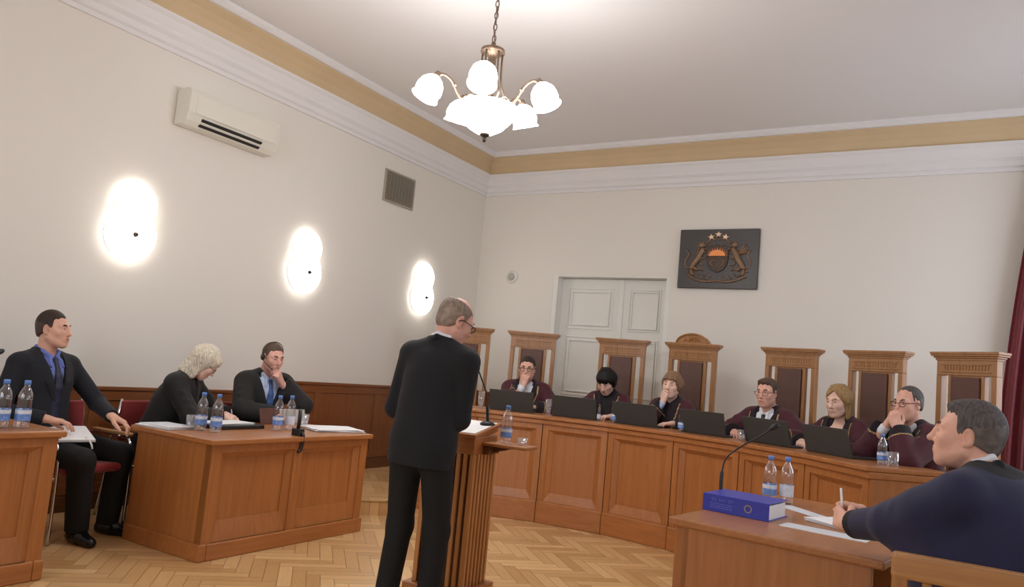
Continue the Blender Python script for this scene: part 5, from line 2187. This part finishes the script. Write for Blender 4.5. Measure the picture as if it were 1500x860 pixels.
# --- man with headset
p = person('man in a black robe with headset, blue tie and fist under his nose', (-5.12, 4.49, 0), (0.97, -0.2))
f = Figure(hz=0.605, lean=(8, 11), head=(4, -12, 0), size=1.02,
           arms=dict(R=hang((0.06, 0.40, 0.80), (0.9, -0.2, -0.4), u=(-0.5, 0.8, -0.1), n=(0, 0, -1), curl=0.45),
                     L=hang(('head', (-0.06, 0.12, -0.185)), (-0.9, 0.2, -0.8), u=('head', (0.55, 0.0, 0.8)), n=('head', (0.5, -0.8, -0.2)), curl=0.95, thumb=0.7)),
           legs=SIT)
f.body(p, 'skin_flush', dict(), 0.0045, 'hair_brown')
f.hair_short(p, 'hair_brown', 0.0045, thick=0.007, front=0.022, rec=0.020)
f.shirt(p, 'shirt_light', 0.005)
f.tie(p, 'tie_blue', 0.0045)
f.robe(p, ['robe_black', 'robe_black', 'robe_black'], 0.006, gold=False, apex=-0.02, slope=0.32)
f.trousers(p, 'trousers_dark', 0.008)
f.shoes(p, 0.008)
mb = MB()
P_ = lambda *v: Vector(f.Hd(*v))
mb.tube([P_(0.088, -0.006, -0.004), P_(0.098, -0.006, -0.004)], 0.026, 14)
mb.tube(smooth_path([P_(0.094, -0.006, 0.0), P_(0.092, -0.01, 0.06), P_(0.06, -0.012, 0.112), P_(0, -0.014, 0.132), P_(-0.06, -0.012, 0.112), P_(-0.092, -0.01, 0.06), P_(-0.092, -0.006, 0.0)], 5), 0.0035, 6)
mb.tube(smooth_path([P_(0.098, 0.0, -0.015), P_(0.088, 0.05, -0.045), P_(0.06, 0.10, -0.072)], 5), 0.0035, 6)
mb.ball(P_(0.056, 0.106, -0.075), 0.008, 8)
mb.build('headset', M['black'], p)

# --- lawyer in the right foreground
p = person('man in a dark navy robe in profile at the binder desk', (0.285, 2.925, 0), (-0.8, 0.6))
f = Figure(hz=0.655, lean=(24, 35), head=(32, 6, 0), size=1.04, headsize=0.99, neck=0.0,
           arms=dict(L=hang((-0.09, 0.735, 0.862), (-0.5, -0.1, -0.9), u=(0.30, 0.9, 0.16), n=(1, -0.2, -0.15), curl=0.75, thumb=0.5),
                     R=hang((0.06, 0.735, 0.868), (0.6, -0.2, -0.8), u=(-0.30, 0.9, 0.2), n=(-1, -0.3, -0.2), curl=0.6, thumb=0.5)),
           legs=dict(L=dict(a=(-0.16, 0.45, 0.09), hint=(-0.2, 0.6, 1)), R=dict(a=(0.10, 0.43, 0.09), hint=(0, 0.6, 1))))
f.body(p, 'skin_rosy', dict(nose=1.1, face=1.04, jaw=1.08), 0.0034, 'hair_brown')
f.hair_short(p, 'hair_darkgrey', 0.0034, thick=0.010, top=0.004, front=0.018, rec=0.014, fringe=0.002)
f.shirt(p, 'shirt_white', 0.0045)
f.robe(p, ['robe_navy', 'robe_velvet', 'robe_velvet'], 0.005, gold=False, apex=0.02, slope=0.26, sleeve=(0.070, 0.064, 0.052), band=0.05, drape=('L', 'R'), back=0.045)
f.trousers(p, 'trousers_dark', 0.008)
f.shoes(p, 0.008)
a = f.arm['L']
t = thing('pen', 'slim pale pen standing up from the lawyer\'s clasped hands', 'pen', p.matrix_basis @ Vector(a['W'] + a['u'] * 0.09 + a['n'] * 0.025 + V3(0, 0, 0.03)), 0)
mb = MB()
mb.tube([(0, 0, -0.03), (-0.012, 0.004, 0.085)], 0.0045, 8)
mb.build('barrel', M['paper'], t)
mb = MB()
mb.tube([(0, 0, -0.03), (0.0013, -0.0005, -0.043)], [0.004, 0.001], 8)
mb.build('tip', M['brass'], t)

t = thing('pen', 'pen held upright in the blonde woman\'s writing hand', 'pen', pen_a, 0)
mb = MB()
mb.tube([(0, 0, -0.04), (-0.02, -0.02, 0.09)], 0.0042, 8)
mb.build('barrel', M['plastic_grey'], t)

# --- notebook on the left man's lap
t = thing('notebook', 'open white notebook lying across the lap of the man at the left', 'notebook', (-4.95, 2.80, 0.672), math.radians(-12))
R = rot('Y', 16)
mb = MB()
mb.box((0, 0, 0), (0.23, 0.30, 0.012), R)
mb.build('pages', M['paper'], t, bevel=0.002)
mb = MB()
mb.box((0, 0, -0.009), (0.225, 0.305, 0.005), R)
mb.build('cover', M['paper_grey'], t)
mb = MB()
mb.tube(smooth_path([(0.08, 0.10, -0.01), (0.125, 0.12, -0.05), (0.13, 0.13, -0.085)], 5), 0.006, 6)
mb.build('ribbon', M['paper'], t)

# --- the six judges in view
HUB = (-2.3, 3.3)
REST = lambda: dict(R=hang((0.14, 0.33, 0.89), (0.9, -0.2, -0.4), u=(-0.6, 0.8, -0.05), curl=0.4), L=hang((-0.14, 0.33, 0.89), (-0.9, -0.2, -0.4), u=(0.6, 0.8, -0.05), curl=0.4))
RB = ['robe_red', 'robe_band', 'gold_cord']


def judge(label, th, look=None, pitch=-6, tilt=0, hz=0.605, lean=(7, 10), arms=None, female=False, size=1.0, skin='skin_rosy', brow='hair_brown', face=None, r=3.62, dx=0.0, neck=0.0, tw=0):
    loc = arc(th, r, DAIS)
    d = (C0 - arc(th, r)).normalized()
    p = person(label, loc, (d.x, d.y), 'judges in burgundy robes behind the bench')
    yaw = head_yaw(None, loc, d, look or HUB)
    f = Figure(hz=hz, lean=lean, head=(yaw, pitch, tilt), arms=arms or REST(), legs=SIT, female=female, size=size, neck=neck, twist=tw)
    f.body(p, skin, face or {}, 0.005, brow)
    return p, f


chin = lambda x=0.0, y=0.112, z=-0.165: hang(('head', (x, y, z)), (0.5 if x >= 0 else -0.5, 0.5, -1), u=('head', (-0.1 if x >= 0 else 0.1, 0.0, 1)), n=('head', (-0.25 if x >= 0 else 0.25, -1, 0)), curl=0.85, thumb=0.4)

p, f = judge('bespectacled dark-haired judge in burgundy robe with fist at his mouth', -18.7, pitch=-6, hz=0.615, arms=dict(R=chin(0.012), L=REST()['L']), brow='hair_dark', tw=0)
f.hair_short(p, 'hair_dark', 0.005, thick=0.008, front=0.024, rec=0.014)
f.glasses(p, thin=0.0028)
f.shirt(p, 'shirt_white', 0.006)
cuff(f, p, 'R', 'shirt_white')
f.robe(p, RB, 0.0065)

p, f = judge('black-haired judge with a fringe looking down at the bench', -4.9, look=(-2.8, 3.4), pitch=-36, hz=0.605, female=True, size=0.97, skin='skin_pale', brow='hair_black', neck=0.01)
f.hair_bob(p, 'hair_black', 0.005, length=-0.035, fringe=True, vol=0.014, ftop=0.026)
f.shirt(p, 'skirt', 0.006)
f.robe(p, RB, 0.0065, slope=0.22)

p, f = judge('brown-haired judge with her hand against her cheek and chin', 5.6, pitch=-2, tilt=-4, hz=0.60, female=True, size=0.97, skin='skin_pale', brow='hair_ash', arms=dict(R=chin(0.03, 0.10, -0.16), L=REST()['L']))
f.hair_bob(p, 'hair_ash', 0.005, length=-0.05, fringe=True, vol=0.016, ftop=0.052)
f.shirt(p, 'robe_band', 0.006)
f.robe(p, RB, 0.0065, slope=0.16, apex=0.06)
cuff(f, p, 'R', 'shirt_light')

p, f = judge('grey-brown-haired judge in white shirt and dark tie under a burgundy robe', 21.1, pitch=-5, hz=0.59, arms=dict(R=REST()['R'], L=hang((-0.27, 0.36, 0.90), (-0.9, -0.2, -0.4), u=(0.2, 0.9, -0.1), curl=0.5)), brow='hair_brown')
f.hair_short(p, 'hair_brown', 0.005, thick=0.010, front=0.022, rec=0.014, fringe=0.003)
f.glasses(p, thin=0.0016)
f.shirt(p, 'shirt_white', 0.006)
f.tie(p, 'tie_black', 0.005)
f.robe(p, RB, 0.0065, slope=0.36)

p, f = judge('blonde judge with shoulder-length hair in a burgundy robe looking down', 32.2, pitch=-12, hz=0.60, female=True, size=0.97, skin='skin_pale', brow='hair_honey')
f.hair_bob(p, 'hair_honey', 0.005, length=0.045, fringe=False, vol=0.012, back=0.01, part=-0.012, wide=0.062)
f.robe(p, RB, 0.0065, slope=0.30, apex=-0.01)

p, f = judge('balding bespectacled judge with both hands clasped before his mouth', 42.4, pitch=-4, hz=0.60, brow='hair_darkgrey',
             arms=dict(R=hang(('head', (0.05, 0.15, -0.15)), (0.6, 0.3, -1), u=('head', (-0.35, -0.15, 0.9)), n=('head', (-0.7, -0.7, 0)), curl=0.8),
                       L=hang(('head', (-0.045, 0.16, -0.16)), (-0.6, 0.3, -1), u=('head', (0.45, -0.15, 0.85)), n=('head', (0.6, -0.8, 0)), curl=0.95)))
f.hair_short(p, 'hair_darkgrey', 0.005, thick=0.007, front=0.0, rec=0.004, bald=0.0)
f.glasses(p, thin=0.0022)
f.shirt(p, 'shirt_white', 0.006)
f.tie(p, 'tie_black', 0.005)
cuff(f, p, 'R', 'shirt_white')
cuff(f, p, 'L', 'shirt_white')
f.robe(p, RB, 0.0065, slope=0.34)
